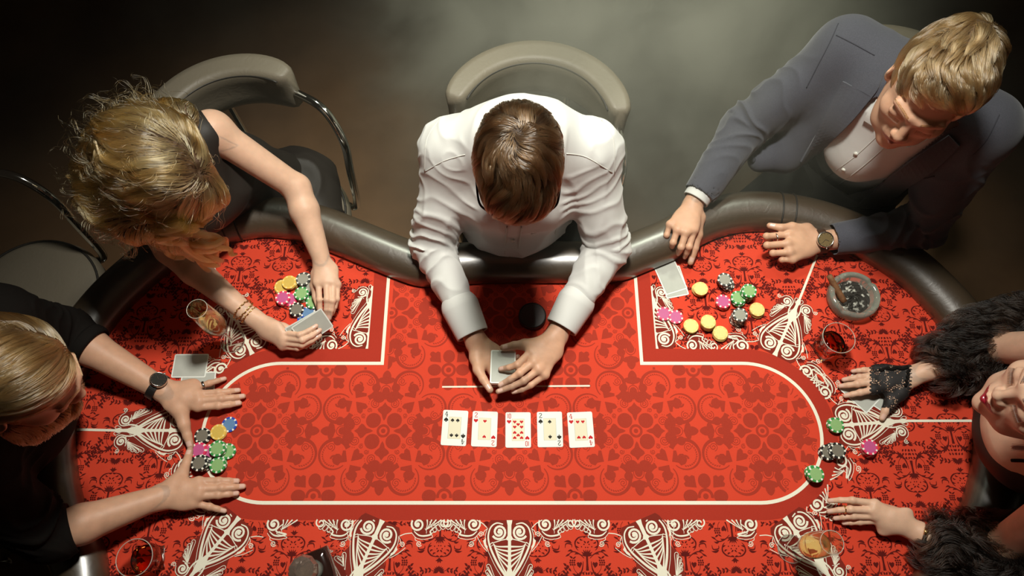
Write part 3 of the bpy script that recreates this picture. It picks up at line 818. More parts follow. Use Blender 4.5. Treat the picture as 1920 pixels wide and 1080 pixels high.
def tumbler(px, py, rot, fill, label):
    c = P(px, py)
    t = empty('whisky_tumbler', (c[0], c[1], TZ + 0.0008), label, 'glass', 'whisky tumblers'); t.rotation_euler = (0, 0, rot)
    outer = [(0.028, 0.0), (0.0300, 0.002), (0.0305, 0.012), (0.0330, 0.035), (0.0375, 0.065), (0.0398, 0.085), (0.0404, 0.0905), (0.0405, 0.0918)]
    inner = [(0.0392, 0.0918), (0.0391, 0.0905), (0.0385, 0.085), (0.0358, 0.065), (0.0300, 0.038), (0.0250, 0.024), (0.0150, 0.019), (0.0005, 0.018)]
    v, f = lathe(outer + [(0.0399, 0.0928)] + inner, 48)
    v = square_off(v, 0.75, 0.0, 0.060)
    # cut facets in the foot
    v = [(x * (1 + 0.05 * (z < 0.05) * math.cos(8 * math.atan2(y, x) + z * 220)), y * (1 + 0.05 * (z < 0.05) * math.cos(8 * math.atan2(y, x) + z * 220)), z) if math.hypot(x, y) > 0.028 and z < 0.05 else (x, y, z) for x, y, z in v]
    obj('tumbler_glass', mesh('tumbler_glass', v, f), t, M['glass'], True)
    q, g_ = tube([(0.0398 * math.cos(a), 0.0398 * math.sin(a), 0.0925) for a in np.arange(48) * 2 * PI / 48], 0.0010, 6, True); obj('rim', mesh('rim', q, g_), t, M['rim_highlight'], True)  # added pale ring, paints the highlight on the tumbler's lip
    ins = [(0.0002, 0.0184), (0.0144, 0.0194), (0.0244, 0.0244), (0.0294, 0.0384), (0.0294 + 0.0056 * (fill - 0.038) / 0.027, fill), (0.0002, fill + 0.0002)]
    v, f = lathe(ins, 48); v = square_off(v, 0.72, 0.0, 0.060)
    obj('whisky', mesh('whisky', v, f), t, M['whisky'], True)
tumbler(1545, 655, 0.5, 0.052, 'faceted whisky tumbler standing beside the cigar ashtray')
tumbler(288, 1049, 0.2, 0.046, 'faceted whisky tumbler below the bearded player forearm')

# ------------------------------------------------------------------ ashtray with cigar
c = P(1592, 562)
t = empty('ashtray', (c[0], c[1], TZ + 0.0008), 'round thick glass ashtray full of dark ash', 'ashtray')
prof = [(0.052, 0.0), (0.062, 0.002), (0.0655, 0.012), (0.067, 0.034), (0.064, 0.040), (0.056, 0.041), (0.0525, 0.037), (0.049, 0.020), (0.044, 0.0125), (0.0005, 0.0115)]
v, f = lathe(prof, 72)
vv = []
for x, y, z in v:
    a = math.atan2(y, x)
    for na in (0.62, 2.05, 4.0):
        dlt = abs((a - na + PI) % (2 * PI) - PI)
        if dlt < 0.11 and z > 0.022: z = z - (z - 0.022) * (0.55 if dlt < 0.07 else 0.2)
    vv.append((x, y, z))
M['ash_glass'] = glass_mat('thick_pale_glass', (0.80, 0.84, 0.72)); M['ash_glass'].node_tree.nodes['Principled BSDF'].inputs['Transmission Weight'].default_value = 0.82; M['ash_glass'].node_tree.nodes['Principled BSDF'].inputs['Roughness'].default_value = 0.08
obj('bowl', mesh('bowl', vv, f), t, M['ash_glass'], True)
n_ = 40; av = []; af = []
for i in range(n_):
    r = 0.0465 * i / (n_ - 1)
    for k in range(64):
        a = 2 * PI * k / 64
        h = 0.0150 + 0.0045 * (math.sin(r * 310 + 2.2 * math.sin(3 * a)) * math.cos(5 * a + r * 180) + 0.7 * math.sin(11 * a + r * 500)) * (1 - (i / n_) ** 4) + RNG.normal(0, 0.0006)
        av.append((r * math.cos(a), r * math.sin(a), max(h, 0.0135) + 0.004 * (i / n_) ** 3))
for i in range(n_ - 1):
    for k in range(64): af.append((i * 64 + k, (i + 1) * 64 + k, (i + 1) * 64 + (k + 1) % 64, i * 64 + (k + 1) % 64))
m = mat('ash', (0.06, 0.055, 0.045), 0.8); nt = m.node_tree
nz = nt.nodes.new('ShaderNodeTexNoise'); nz.inputs['Scale'].default_value = 70; nz.inputs['Detail'].default_value = 8
rp = nt.nodes.new('ShaderNodeValToRGB'); rp.color_ramp.elements[0].position = 0.52; rp.color_ramp.elements[0].color = (0.025, 0.021, 0.016, 1)
rp.color_ramp.elements[1].position = 0.66; rp.color_ramp.elements[1].color = (0.55, 0.54, 0.47, 1)
tcn = nt.nodes.new('ShaderNodeTexCoord'); nt.links.new(tcn.outputs['Object'], nz.inputs['Vector']); nt.links.new(nz.outputs['Fac'], rp.inputs['Fac']); nt.links.new(rp.outputs['Color'], nt.nodes['Principled BSDF'].inputs['Base Color'])
tag(obj('ash', mesh('ash', av, af), t, m, True), kind='stuff')
a0 = PT(1554, 516, 0.052); b0 = PT(1583, 566, 0.022)
cg = empty('cigar', tuple(a0), 'brown half-smoked cigar leaning on the rim of the ashtray', 'cigar')
pts = [a0 + (b0 - a0) * s for s in np.linspace(0, 1, 10)]
v, f = tube([q - a0 for q in pts], [0.0072, 0.0080, 0.0083, 0.0084, 0.0084, 0.0084, 0.0084, 0.0084, 0.0083, 0.0080], 16)
obj('cigar_body', mesh('cigar_body', v, f), cg, mat('tobacco_leaf', (0.17, 0.075, 0.030), 0.7, noise=(90, 0.35), bump=(160, 0.5)), True)
v, f = tube([(b0 - a0) * s for s in (1.001, 1.08, 1.15)], [0.0079, 0.0074, 0.004], 14)
obj('burnt_tip', mesh('burnt_tip', v, f), cg, m, True)

# ------------------------------------------------------------------ decanter
c = P(617, 1074)
t = empty('decanter', (c[0], c[1], TZ + 0.0008), 'square dark decanter with crystal stopper on the felt', 'decanter'); t.rotation_euler = (0, 0, 0.42)
M['dark_liquor'] = mat('dark_liquor_glass', (0.020, 0.008, 0.006), 0.06, spec=0.8, coat=0.6)
def sq_ring(prof, n=48, k=0.8):
    v, f = lathe(prof, n)
    return [(x * (1 + k * (1 / max(abs(math.cos(math.atan2(y, x))), abs(math.sin(math.atan2(y, x)))) - 1.15)), y * (1 + k * (1 / max(abs(math.cos(math.atan2(y, x))), abs(math.sin(math.atan2(y, x)))) - 1.15)), z) for x, y, z in v], f
v, f = sq_ring([(0.038, 0.0), (0.042, 0.003), (0.044, 0.02), (0.046, 0.115), (0.047, 0.130), (0.044, 0.137), (0.040, 0.139)])
obj('body', mesh('body', v, f), t, M['dark_liquor'], True)
v, f = sq_ring([(0.0405, 0.1385), (0.0445, 0.1405), (0.0445, 0.1435), (0.036, 0.147), (0.024, 0.150)], k=0.7)
obj('shoulder', mesh('shoulder', v, f), t, M['dark_liquor'], True)
v, f = lathe([(0.024, 0.1495), (0.017, 0.154), (0.0135, 0.165), (0.0135, 0.182), (0.019, 0.186), (0.019, 0.190)], 32)
obj('neck', mesh('neck', v, f), t, M['ash_glass'], True)
v, f = lathe([(0.012, 0.191), (0.018, 0.197), (0.029, 0.212), (0.031, 0.226), (0.026, 0.238), (0.012, 0.246)], 10)
obj('stopper', mesh('stopper', v, f), t, mat('cut_crystal', (0.62, 0.50, 0.42), 0.04, trans=0.9, ior=1.5, coat=0.6))

# ------------------------------------------------------------------ implicit-surface modelling for people
def _ax(lo, hi, vox):
    n = np.maximum(2, np.ceil((hi - lo) / vox).astype(int) + 1)
    return [np.float32(lo[i]) + np.arange(n[i], dtype=np.float32) * np.float32(vox) for i in range(3)]
class Prim:
    def __init__(s, fn, lo, hi, k, op): s.fn, s.lo, s.hi, s.k, s.op = fn, np.array(lo), np.array(hi), k, op
class Shape:
    def __init__(s): s.p = []
    def _add(s, fn, lo, hi, k, op): s.p.append(Prim(fn, lo, hi, k, op)); return s
    def cone(s, a, b, ra, rb, k=0.012, op=1, n=None, flat=1.0):
        """tapered capsule; with n/flat its section is squeezed along n"""
        a = np.asarray(a, float); b = np.asarray(b, float); d = b - a; L2 = max(float(d @ d), 1e-10)
        nn = None if n is None else nrm(n)
        def fn(X, Y, Z):
            px, py, pz = X - a[0], Y - a[1], Z - a[2]
            t = np.clip((px * d[0] + py * d[1] + pz * d[2]) / L2, 0, 1)
            px = px - t * d[0]; py = py - t * d[1]; pz = pz - t * d[2]
            q = px * px + py * py + pz * pz
            r = ra + t * (rb - ra)
            if nn is not None:
                c = px * nn[0] + py * nn[1] + pz * nn[2]
                l = np.sqrt(q + c * c * (1 / flat ** 2 - 1))
                return (l - r) * (0.5 + 0.5 * flat)
            return np.sqrt(q) - r
        m = max(ra, rb)
        return s._add(fn, np.minimum(a, b) - m, np.maximum(a, b) + m, k, op)
    def chain(s, pts, rads, k=0.012, **kw):
        for i in range(len(pts) - 1): s.cone(pts[i], pts[i + 1], rads[i], rads[i + 1], k, **kw)
        return s
    def ell(s, c, r, R=None, k=0.012, op=1):
        c = np.asarray(c, float); r = np.asarray(r, float); R = np.eye(3) if R is None else R
        def fn(X, Y, Z):
            px, py, pz = X - c[0], Y - c[1], Z - c[2]
            u = [(px * R[0, i] + py * R[1, i] + pz * R[2, i]) for i in range(3)]
            k0 = np.sqrt(sum((u[i] / r[i]) ** 2 for i in range(3))) + 1e-9
            k1 = np.sqrt(sum((u[i] / r[i] ** 2) ** 2 for i in range(3))) + 1e-9
            return k0 * (k0 - 1) / k1
        m = np.abs(R) @ r
        return s._add(fn, c - m, c + m, k, op)
    def plane(s, p, n, lo, hi):
        """cut away everything on the n side inside lo..hi"""
        p = np.asarray(p, float); n = nrm(n)
        def fn(X, Y, Z): return -((X - p[0]) * n[0] + (Y - p[1]) * n[1] + (Z - p[2]) * n[2])
        return s._add(fn, lo, hi, 0.002, -1)
    def bounds(s, pad=0.01):
        q = [p for p in s.p if p.op == 1]
        return np.min([p.lo for p in q], 0) - pad, np.max([p.hi for p in q], 0) + pad
    def grid(s, lo, hi, vox):
        ax = _ax(lo, hi, vox); g = np.full([len(a) for a in ax], 0.06, np.float32)
        for p in s.p:
            e = p.k + 2.5 * vox + (0.012 if p.op == 1 else 0)
            sl = []
            for i in range(3):
                a = np.searchsorted(ax[i], p.lo[i] - e); b = np.searchsorted(ax[i], p.hi[i] + e)
                sl.append(slice(a, b))
            if any(q.start >= q.stop for q in sl): continue
            sl = tuple(sl)
            d = p.fn(ax[0][sl[0]][:, None, None], ax[1][sl[1]][None, :, None], ax[2][sl[2]][None, None, :]).astype(np.float32)
            o = g[sl]
            if p.op == 1:
                h = np.maximum(p.k - np.abs(o - d), 0) / max(p.k, 1e-6)
                g[sl] = np.minimum(o, d) - h * h * p.k * 0.25
            else:
                h = np.maximum(p.k - np.abs(o + d), 0) / max(p.k, 1e-6)
                g[sl] = np.maximum(o, -d) + h * h * p.k * 0.25
        return g, np.array([a[0] for a in ax])
    def at(s, pts):
        X, Y, Z = pts[:, 0], pts[:, 1], pts[:, 2]; g = np.full(len(pts), 0.5)
        for p in s.p:
            d = p.fn(X, Y, Z)
            if p.op == 1: h = np.maximum(p.k - np.abs(g - d), 0) / max(p.k, 1e-6); g = np.minimum(g, d) - h * h * p.k * 0.25
            else: g = np.maximum(g, -d)
        return g
    def mesh(s, vox, lo=None, hi=None, smooth=1):
        if lo is None: lo, hi = s.bounds()
        g, o = s.grid(np.asarray(lo, float), np.asarray(hi, float), vox)
        v, f = nets(g, o, vox)
        for _ in range(smooth): v = relax(v, f)
        return v, f
def nets(g, lo, vox):
    s = g < 0
    c = np.zeros([n - 1 for n in g.shape], np.int8)
    for a in (0, 1):
        for b in (0, 1):
            for d in (0, 1): c += s[a:a + c.shape[0], b:b + c.shape[1], d:d + c.shape[2]]
    act = (c > 0) & (c < 8)
    ijk = np.argwhere(act); n = len(ijk)
    idx = np.full(c.shape, -1, np.int32); idx[act] = np.arange(n, dtype=np.int32)
    pos = np.zeros((n, 3)); cnt = np.zeros(n)
    cs = [(a, b, d) for a in (0, 1) for b in (0, 1) for d in (0, 1)]
    val = {q: g[ijk[:, 0] + q[0], ijk[:, 1] + q[1], ijk[:, 2] + q[2]] for q in cs}
    for q in cs:
        for ax in range(3):
            if q[ax]: continue
            r = list(q); r[ax] = 1; r = tuple(r)
            a, b = val[q], val[r]; m = (a < 0) != (b < 0)
            t = np.where(m, a / np.where(m, a - b, 1), 0)
            e = np.tile(np.array(q, float), (n, 1)); e[:, ax] += t
            pos[m] += e[m]; cnt[m] += 1
    v = lo + vox * (ijk + pos / np.maximum(cnt, 1)[:, None])
    F = []
    for ax in range(3):
        o1, o2 = [(1, 2), (2, 0), (0, 1)][ax]
        sl0 = [slice(None)] * 3; sl1 = [slice(None)] * 3; sl0[ax] = slice(0, -1); sl1[ax] = slice(1, None)
        a = s[tuple(sl0)]; b = s[tuple(sl1)]
        e = np.argwhere(a != b)
        ok = (e[:, o1] > 0) & (e[:, o2] > 0) & (e[:, o1] < g.shape[o1] - 1) & (e[:, o2] < g.shape[o2] - 1)
        e = e[ok]; fl = a[tuple(e.T)]
        q = []
        for d1, d2 in ((-1, -1), (0, -1), (0, 0), (-1, 0)):
            w = e.copy(); w[:, o1] += d1; w[:, o2] += d2; q.append(idx[tuple(w.T)])
        q = np.stack(q, 1); q[~fl] = q[~fl][:, ::-1]; F.append(q)
    F = np.concatenate(F) if F else np.zeros((0, 4), int)
    return v, F[(F >= 0).all(1)]
def relax(v, f, w=0.5):
    acc = np.zeros_like(v); cnt = np.zeros(len(v))
    for i in range(4):
        a, b = f[:, i], f[:, (i + 1) % 4]
        for j in range(3): acc[:, j] += np.bincount(a, v[b, j], len(v)) + np.bincount(b, v[a, j], len(v))
        cnt += np.bincount(a, minlength=len(v)) + np.bincount(b, minlength=len(v))
    ok = cnt > 0
    out = v.copy(); out[ok] = (1 - w) * v[ok] + w * acc[ok] / cnt[ok, None]
    return out
def vnormals(v, f):
    fn = np.cross(v[f[:, 2]] - v[f[:, 0]], v[f[:, 3]] - v[f[:, 1]]); n = np.zeros_like(v)
    for i in range(4):
        for j in range(3): n[:, j] += np.bincount(f[:, i], fn[:, j], len(v))
    return n / (np.linalg.norm(n, axis=1)[:, None] + 1e-12)
def noise3(p, seed=0):
    i = np.floor(p).astype(np.int64); f = p - i; u = f * f * (3 - 2 * f); out = 0
    for a in (0, 1):
        for b in (0, 1):
            for c in (0, 1):
                h = ((i[:, 0] + a) * 374761393 + (i[:, 1] + b) * 668265263 + (i[:, 2] + c) * 2147483647 + seed * 974634) & 0xffffffff
                h = ((h ^ (h >> 13)) * 1274126177) & 0xffffffff
                h = ((h ^ (h >> 16)) & 0xffff) / 32767.5 - 1
                out = out + h * (u[:, 0] if a else 1 - u[:, 0]) * (u[:, 1] if b else 1 - u[:, 1]) * (u[:, 2] if c else 1 - u[:, 2])
    return out
def along(v, pts):
    """nearest point on a polyline: arc length, angle around, distance"""
    best = np.full(len(v), 9.0); S = np.zeros(len(v)); A = np.zeros(len(v)); s0 = 0
    for a, b in zip(pts[:-1], pts[1:]):
        a = np.asarray(a, float); b = np.asarray(b, float)
        d = b - a; L = np.linalg.norm(d); d = d / L
        t = np.clip((v - a) @ d, 0, L); q = v - a - t[:, None] * d; r = np.linalg.norm(q, axis=1)
        u = nrm(np.cross(d, (0.3, 0.2, 1))); w = np.cross(d, u)
        m = r < best; best[m] = r[m]; S[m] = s0 + t[m]; A[m] = np.arctan2(q[m] @ w, q[m] @ u); s0 += L
    return S, A, best
def sleeve_folds(v, n, pts, amp=0.005, freq=26, seed=1, zone=None, reach=0.10):
    S, A, D = along(v, pts); L = sum(np.linalg.norm(np.asarray(b) - np.asarray(a)) for a, b in zip(pts[:-1], pts[1:]))
    Lu = np.linalg.norm(np.asarray(pts[1]) - np.asarray(pts[0]))
    q = S * freq + 0.55 * np.sin(A + seed) + 0.35 * np.sin(2 * A + 2.1 * seed) + 1.1 * noise3(v * 14, seed)
    ridge = 1 - np.abs(np.sin(PI * q)) * 1.0
    ridge = ridge ** 1.6 - 0.3
    w = 0.35 + 0.65 * np.exp(-((S - Lu) / 0.085) ** 2)
    if zone: w = w * np.clip((zone - S) / 0.03, 0, 1)
    w = w * np.clip((L - 0.05 - S) / 0.03, 0, 1) if zone is None else w
    w = w * np.clip((reach - D) / 0.02, 0, 1) * (0.55 + 0.75 * np.clip(noise3(v * 9, seed + 5) + 0.3, 0, 1))
    return v + n * (amp * ridge * w)[:, None]
def cloth(v, f, amp, scale, seed=0, stretch=(1, 1, 1)):
    n = vnormals(v, f)
    k = noise3(v * np.array(stretch) * scale, seed)
    r = (1 - np.abs(k) * 2.2); r = np.where(r > 0, r ** 2, 0)
    return v + n * (amp * (r - 0.25))[:, None]

def frame(fwd, up):
    """columns: right, forward, up"""
    f = nrm(fwd); u = np.asarray(up, float); u = nrm(u - f * (u @ f)); return np.stack([np.cross(f, u), f, u], 1)

# ------------------------------------------------------------------ head, hands, hair
class Head:
    def __init__(s, c, fwd, up, size=1.0, fem=False):
        s.c = np.asarray(c, float); s.R = frame(fwd, up); s.k = size; s.fem = fem
    def L(s, x, y, z): return s.c + s.R @ (np.array([x, y, z]) * s.k)
    def local(s, v): return (v - s.c) @ s.R / s.k
    def build(s, B, eyes_open=False, neck_to=None, neck_r=0.056):
        L, k, R = s.L, s.k, s.R
        E = lambda c, r, kk=0.012, op=1, rot=None: B.ell(L(*c), np.array(r) * k, R if rot is None else R @ rot, kk, op)
        fem = s.fem
        E((0, -0.014, 0.036), (0.074, 0.094, 0.083))
        E((0, 0.030, -0.022), (0.062, 0.060, 0.084), 0.03)
        E((0, 0.040, -0.078), (0.046 if fem else 0.050, 0.046, 0.036), 0.03)
        E((0, 0.078, -0.104), (0.015 if fem else 0.020, 0.014, 0.014), 0.025)
        for sx in (-1, 1):
            E((sx * 0.042, 0.055, -0.024), (0.022, 0.022, 0.017), 0.02)
            B.cone(L(sx * 0.052, -0.002, -0.040), L(sx * 0.036, 0.045, -0.092), 0.016 * k, 0.015 * k, 0.03)
            E((sx * 0.031, 0.102, 0.000), (0.019, 0.016, 0.013), 0.016, -1)
            E((sx * 0.031, 0.0765, 0.000), (0.0155, 0.0125, 0.0125), 0.004)
            B.cone(L(sx * 0.012, 0.091, 0.020), L(sx * 0.046, 0.076, 0.023), 0.0075 * k, 0.0065 * k, 0.014)
            # eyelid crease and lower lid
            B.cone(L(sx * 0.019, 0.0835, -0.0035), L(sx * 0.044, 0.079, -0.003), 0.0042 * k, 0.0036 * k, 0.004)
            # ear
            rot = np.array(Matrix.Rotation(sx * -0.35, 3, 'Z'))
            E((sx * 0.076, -0.008, -0.008), (0.008, 0.018, 0.030), 0.006, 1, rot)
            E((sx * 0.083, -0.004, -0.004), (0.006, 0.009, 0.016), 0.004, -1, rot)
            E((sx * 0.075, 0.000, -0.030), (0.007, 0.009, 0.010), 0.006)
        ny = 0.1015 if fem else 0.1060
        B.cone(L(0, 0.086, 0.018), L(0, ny - 0.001, -0.025), 0.0075 * k, (0.0075 if fem else 0.0090) * k, 0.014)
        E((0, ny, -0.029), (0.0085, 0.0085, 0.0080), 0.008)
        for sx in (-1, 1): E((sx * 0.0110, ny - 0.0075, -0.033), (0.0068, 0.0085, 0.0066), 0.007)
        # lips
        E((0, 0.086, -0.056), (0.024, 0.013, 0.016), 0.014)
        up_, lo_ = (0.0056, 0.0072) if fem else (0.0040, 0.0056)
        for sx in (-1, 1):
            B.cone(L(sx * 0.005, 0.0985, -0.0535), L(sx * 0.023, 0.0865, -0.0595), up_ * k, 0.0022 * k, 0.004)
            B.cone(L(0, 0.0975, -0.0655), L(sx * 0.021, 0.0870, -0.0615), lo_ * k, 0.0024 * k, 0.004)
        E((0, 0.1055, -0.0600), (0.022, 0.006, 0.0014), 0.003, -1)
        if neck_to is not None:
            B.cone(L(0, -0.020, -0.055), neck_to, neck_r * k, neck_r * 1.08 * k, 0.03)
        return B
    def box(s, pad=0.0):
        m = np.abs(s.R) @ (np.array([0.10, 0.13, 0.135]) * s.k) + pad
        return s.c - m, s.c + m
    def lip_mask(s, v):
        l = s.local(v); h = 0.0078 if s.fem else 0.006
        return (np.abs(l[:, 0]) < 0.0245) & (l[:, 1] > 0.084) & (np.abs(l[:, 2] + 0.0600 + 0.0006) < h * (1 - (l[:, 0] / 0.0255) ** 2) + 0.0016)
    def eyebrow(s, n=70, B=None):
        out = []
        for sx in (-1, 1):
            for t in RNG.uniform(0, 1, n):
                x = 0.012 + 0.036 * t; z = 0.026 + 0.006 * math.sin(t * 2.4) + RNG.uniform(-0.003, 0.003) * (1 - 0.5 * t); y = 0.0985 - 0.018 * t ** 1.6
                a = np.array([sx * x, y, z]); b = a + np.array([sx * 0.009, -0.003 - 0.004 * t, 0.0015 - 0.004 * t])
                out.append([s.L(*a), s.L(*((a + b) / 2)), s.L(*b)])
        out = np.array(out); q = out.reshape(-1, 3); tg = np.tile([0.0002, 0.0009, 0.0007], len(out))
        if B is not None:
            for _ in range(4): q = q - grad(B, q) * (B.at(q) - tg)[:, None]
        return q.reshape(out.shape)
    def lashes(s, n=22):
        out = []
        for sx in (-1, 1):
            for t in np.linspace(0, 1, n):
                a = np.array([sx * (0.019 + 0.026 * t), 0.0885 - 0.006 * t * t, -0.0055 + 0.001 * math.sin(t * 3)])
                b = a + np.array([sx * 0.003 * (t - 0.2), 0.0075, -0.0045])
                out.append([s.L(*a), s.L(*((a + b) / 2 + [0, 0, -0.001])), s.L(*b)])
        return np.array(out)

def HP(q): return PT(*q)
def hand(B, wrist, mcp, pip, tip, thumb, sz=1.0, k=0.007, curl=0.35, up=(0, 0, 1)):
    """points are (px, py, height over felt); returns nail list [(centre, direction)]"""
    w = HP(wrist); nails = []
    M4 = [HP(q) for q in mcp]; P4 = [HP(q) for q in pip]; T4 = [HP(q) for q in tip]; TH = [HP(q) for q in thumb]
    ax = nrm(np.mean(M4, 0) - w); side = nrm(M4[3] - M4[0]); up = np.asarray(up, float)
    for i, m in enumerate(M4):
        base = w + side * (i - 1.5) * 0.009 * sz
        B.cone(base, m, 0.0135 * sz, (0.0112, 0.0114, 0.0108, 0.0098)[i] * sz, 0.016)
        B.ell(m + up * 0.0015, np.array([0.0108, 0.0108, 0.0105]) * sz * (1, 1, 1, .92)[i], None, 0.008)
    c = np.mean(M4, 0) * 0.55 + w * 0.45
    B.ell(c, np.array([0.034, 0.034, 0.0125]) * sz, np.stack([ax, side, np.cross(ax, side)], 1), 0.014)
    for i in range(4):
        m, p, t = M4[i], P4[i], T4[i]
        d = p + (t - p) * 0.52
        # bow the last joints along the bending plane
        bow = (p - (m + t) / 2); bow = nrm(bow) * np.linalg.norm(t - p) * 0.06 * (np.linalg.norm(bow) > 0.004)
        d = d + bow
        r = np.array([0.0098, 0.0088, 0.0078, 0.0066]) * sz * (1.0, 1.03, 0.98, 0.88)[i]
        B.cone(m, p, r[0], r[1], 0.004); B.cone(p, d, r[1], r[2], 0.003); B.cone(d, t, r[2], r[3], 0.003)
        B.ell(p + up * 0.0012, np.array([1, 1, 1]) * r[1] * 1.04, None, 0.004)
        nails.append((d + (t - d) * 0.80, nrm(t - d), r[3]))
    r = np.array([0.0155, 0.0120, 0.0108, 0.0082]) * sz
    B.cone(w * 0.6 + TH[0] * 0.4, TH[0], 0.016 * sz, r[0], 0.014)
    B.cone(TH[0], TH[1], r[0], r[1], 0.012); B.cone(TH[1], TH[2], r[1], r[2], 0.004); B.cone(TH[2], TH[3], r[2], r[3], 0.003)
    B.cone(TH[1], M4[0] * 0.6 + w * 0.4, 0.010 * sz, 0.011 * sz, 0.014)
    nails.append((TH[2] + (TH[3] - TH[2]) * 0.78, nrm(TH[3] - TH[2]), r[3]))
    allp = np.array(M4 + P4 + T4 + TH + [w])
    return nails, allp.min(0) - 0.022, allp.max(0) + 0.022
def skin_mesh(name, B, fine, parent, mats, cls, rest_vox=0.004, fine_vox=0.002, rest_lo=None, rest_hi=None):
    """one mesh: coarse everywhere, finer inside the given boxes"""
    lo, hi = B.bounds()
    if rest_lo is not None: lo = np.maximum(lo, rest_lo); hi = np.minimum(hi, rest_hi)
    v, f = B.mesh(rest_vox, lo, hi); c = v[f].mean(1); keep = np.ones(len(f), bool)
    for a, b in fine: keep &= ~((c > a + 0.004) & (c < b - 0.004)).all(1)
    f = f[keep]; Vs = [v]; Fs = [f]; o = len(v)
    for a, b in fine:
        v2, f2 = B.mesh(fine_vox, a, b); Vs.append(v2); Fs.append(f2 + o); o += len(v2)
    v = np.concatenate(Vs); f = np.concatenate(Fs)
    used = np.zeros(len(v), bool); used[f.ravel()] = True; mp = np.cumsum(used) - 1
    v = v[used]; f = mp[f]
    me = mesh_np(name, v, f)
    o = obj(name, me, parent, mats, True)
    idx = cls(v, f) if cls else np.zeros(len(f), int)
    me.polygons.foreach_set('material_index', idx.astype(np.int32)); me.update()
    return o
def cloth_obj(name, v, f, parent, m):
    return obj(name, mesh_np(name, v, f), parent, m, True)
def nail_class(nails, v, f, mi):
    c = v[f].mean(1); n = np.cross(v[f[:, 2]] - v[f[:, 0]], v[f[:, 3]] - v[f[:, 1]]); n /= np.linalg.norm(n, axis=1)[:, None] + 1e-12
    out = np.zeros(len(f), bool)
    for q, d, r in nails:
        u = nrm(np.array([0, 0, 1.0]) - d * d[2]); w = np.cross(d, u); e = c - q
        out |= (np.abs(e @ d) < 0.0062) & (np.abs(e @ w) < r * 0.72) & (e @ u > r * 0.35) & (np.linalg.norm(e, axis=1) < 0.014)
    return out
def hair_mat(name, color, rough=0.28, coat=0.0, rnd=0.25):
    m = bpy.data.materials.new(name); m.use_nodes = True; nt = m.node_tree
    for n_ in list(nt.nodes):
        if n_.type == 'BSDF_PRINCIPLED': nt.nodes.remove(n_)
    h = nt.nodes.new('ShaderNodeBsdfHairPrincipled'); h.parametrization = 'COLOR'
    h.inputs['Color'].default_value = (*color, 1); h.inputs['Roughness'].default_value = rough; h.inputs['Radial Roughness'].default_value = 0.35
    h.inputs['Coat'].default_value = coat; h.inputs['Random Roughness'].default_value = 0.2
    info = nt.nodes.new('ShaderNodeAttribute'); info.attribute_name = 'tone'; rp = nt.nodes.new('ShaderNodeValToRGB')
    rp.color_ramp.elements[0].color = (*[c * (1 - 2.2 * rnd) for c in color], 1); rp.color_ramp.elements[1].color = (*[min(1, c * (1 + 2.0 * rnd)) for c in color], 1)
    nt.links.new(info.outputs['Fac'], rp.inputs['Fac']); nt.links.new(rp.outputs['Color'], h.inputs['Color'])
    nt.links.new(h.outputs[0], nt.nodes['Material Output'].inputs['Surface'])
    return m
TONE = [None]
def strands(name, paths, parent, m, r0=0.0005, r1=0.00015):
    """paths: (n, k, 3) array -> one hair curves object"""
    paths = np.asarray(paths, np.float32); n, k = paths.shape[:2]
    cu = bpy.data.hair_curves.new(name); cu.add_curves([k] * n)
    cu.attributes['position'].data.foreach_set('vector', paths.ravel()) if 'position' in cu.attributes else cu.position_data.foreach_set('vector', paths.ravel())
    ra = cu.attributes.get('radius') or cu.attributes.new('radius', 'FLOAT', 'POINT')
    ra.data.foreach_set('value', np.tile(np.linspace(r0, r1, k, dtype=np.float32), n))
    tn = TONE[0] if TONE[0] is not None and len(TONE[0]) == n else RNG.uniform(0, 1, n); TONE[0] = None
    cu.attributes.new('tone', 'FLOAT', 'CURVE').data.foreach_set('value', np.asarray(tn, np.float32))
    o = bpy.data.objects.new(name, cu); COL.objects.link(o); cu.materials.append(m)
    if parent is not None: o.parent = parent
    return o
def grad(shape, p, e=0.002):
    g = np.stack([shape.at(p + d) - shape.at(p - d) for d in np.eye(3) * e], 1)
    return g / (np.linalg.norm(g, axis=1)[:, None] + 1e-9)
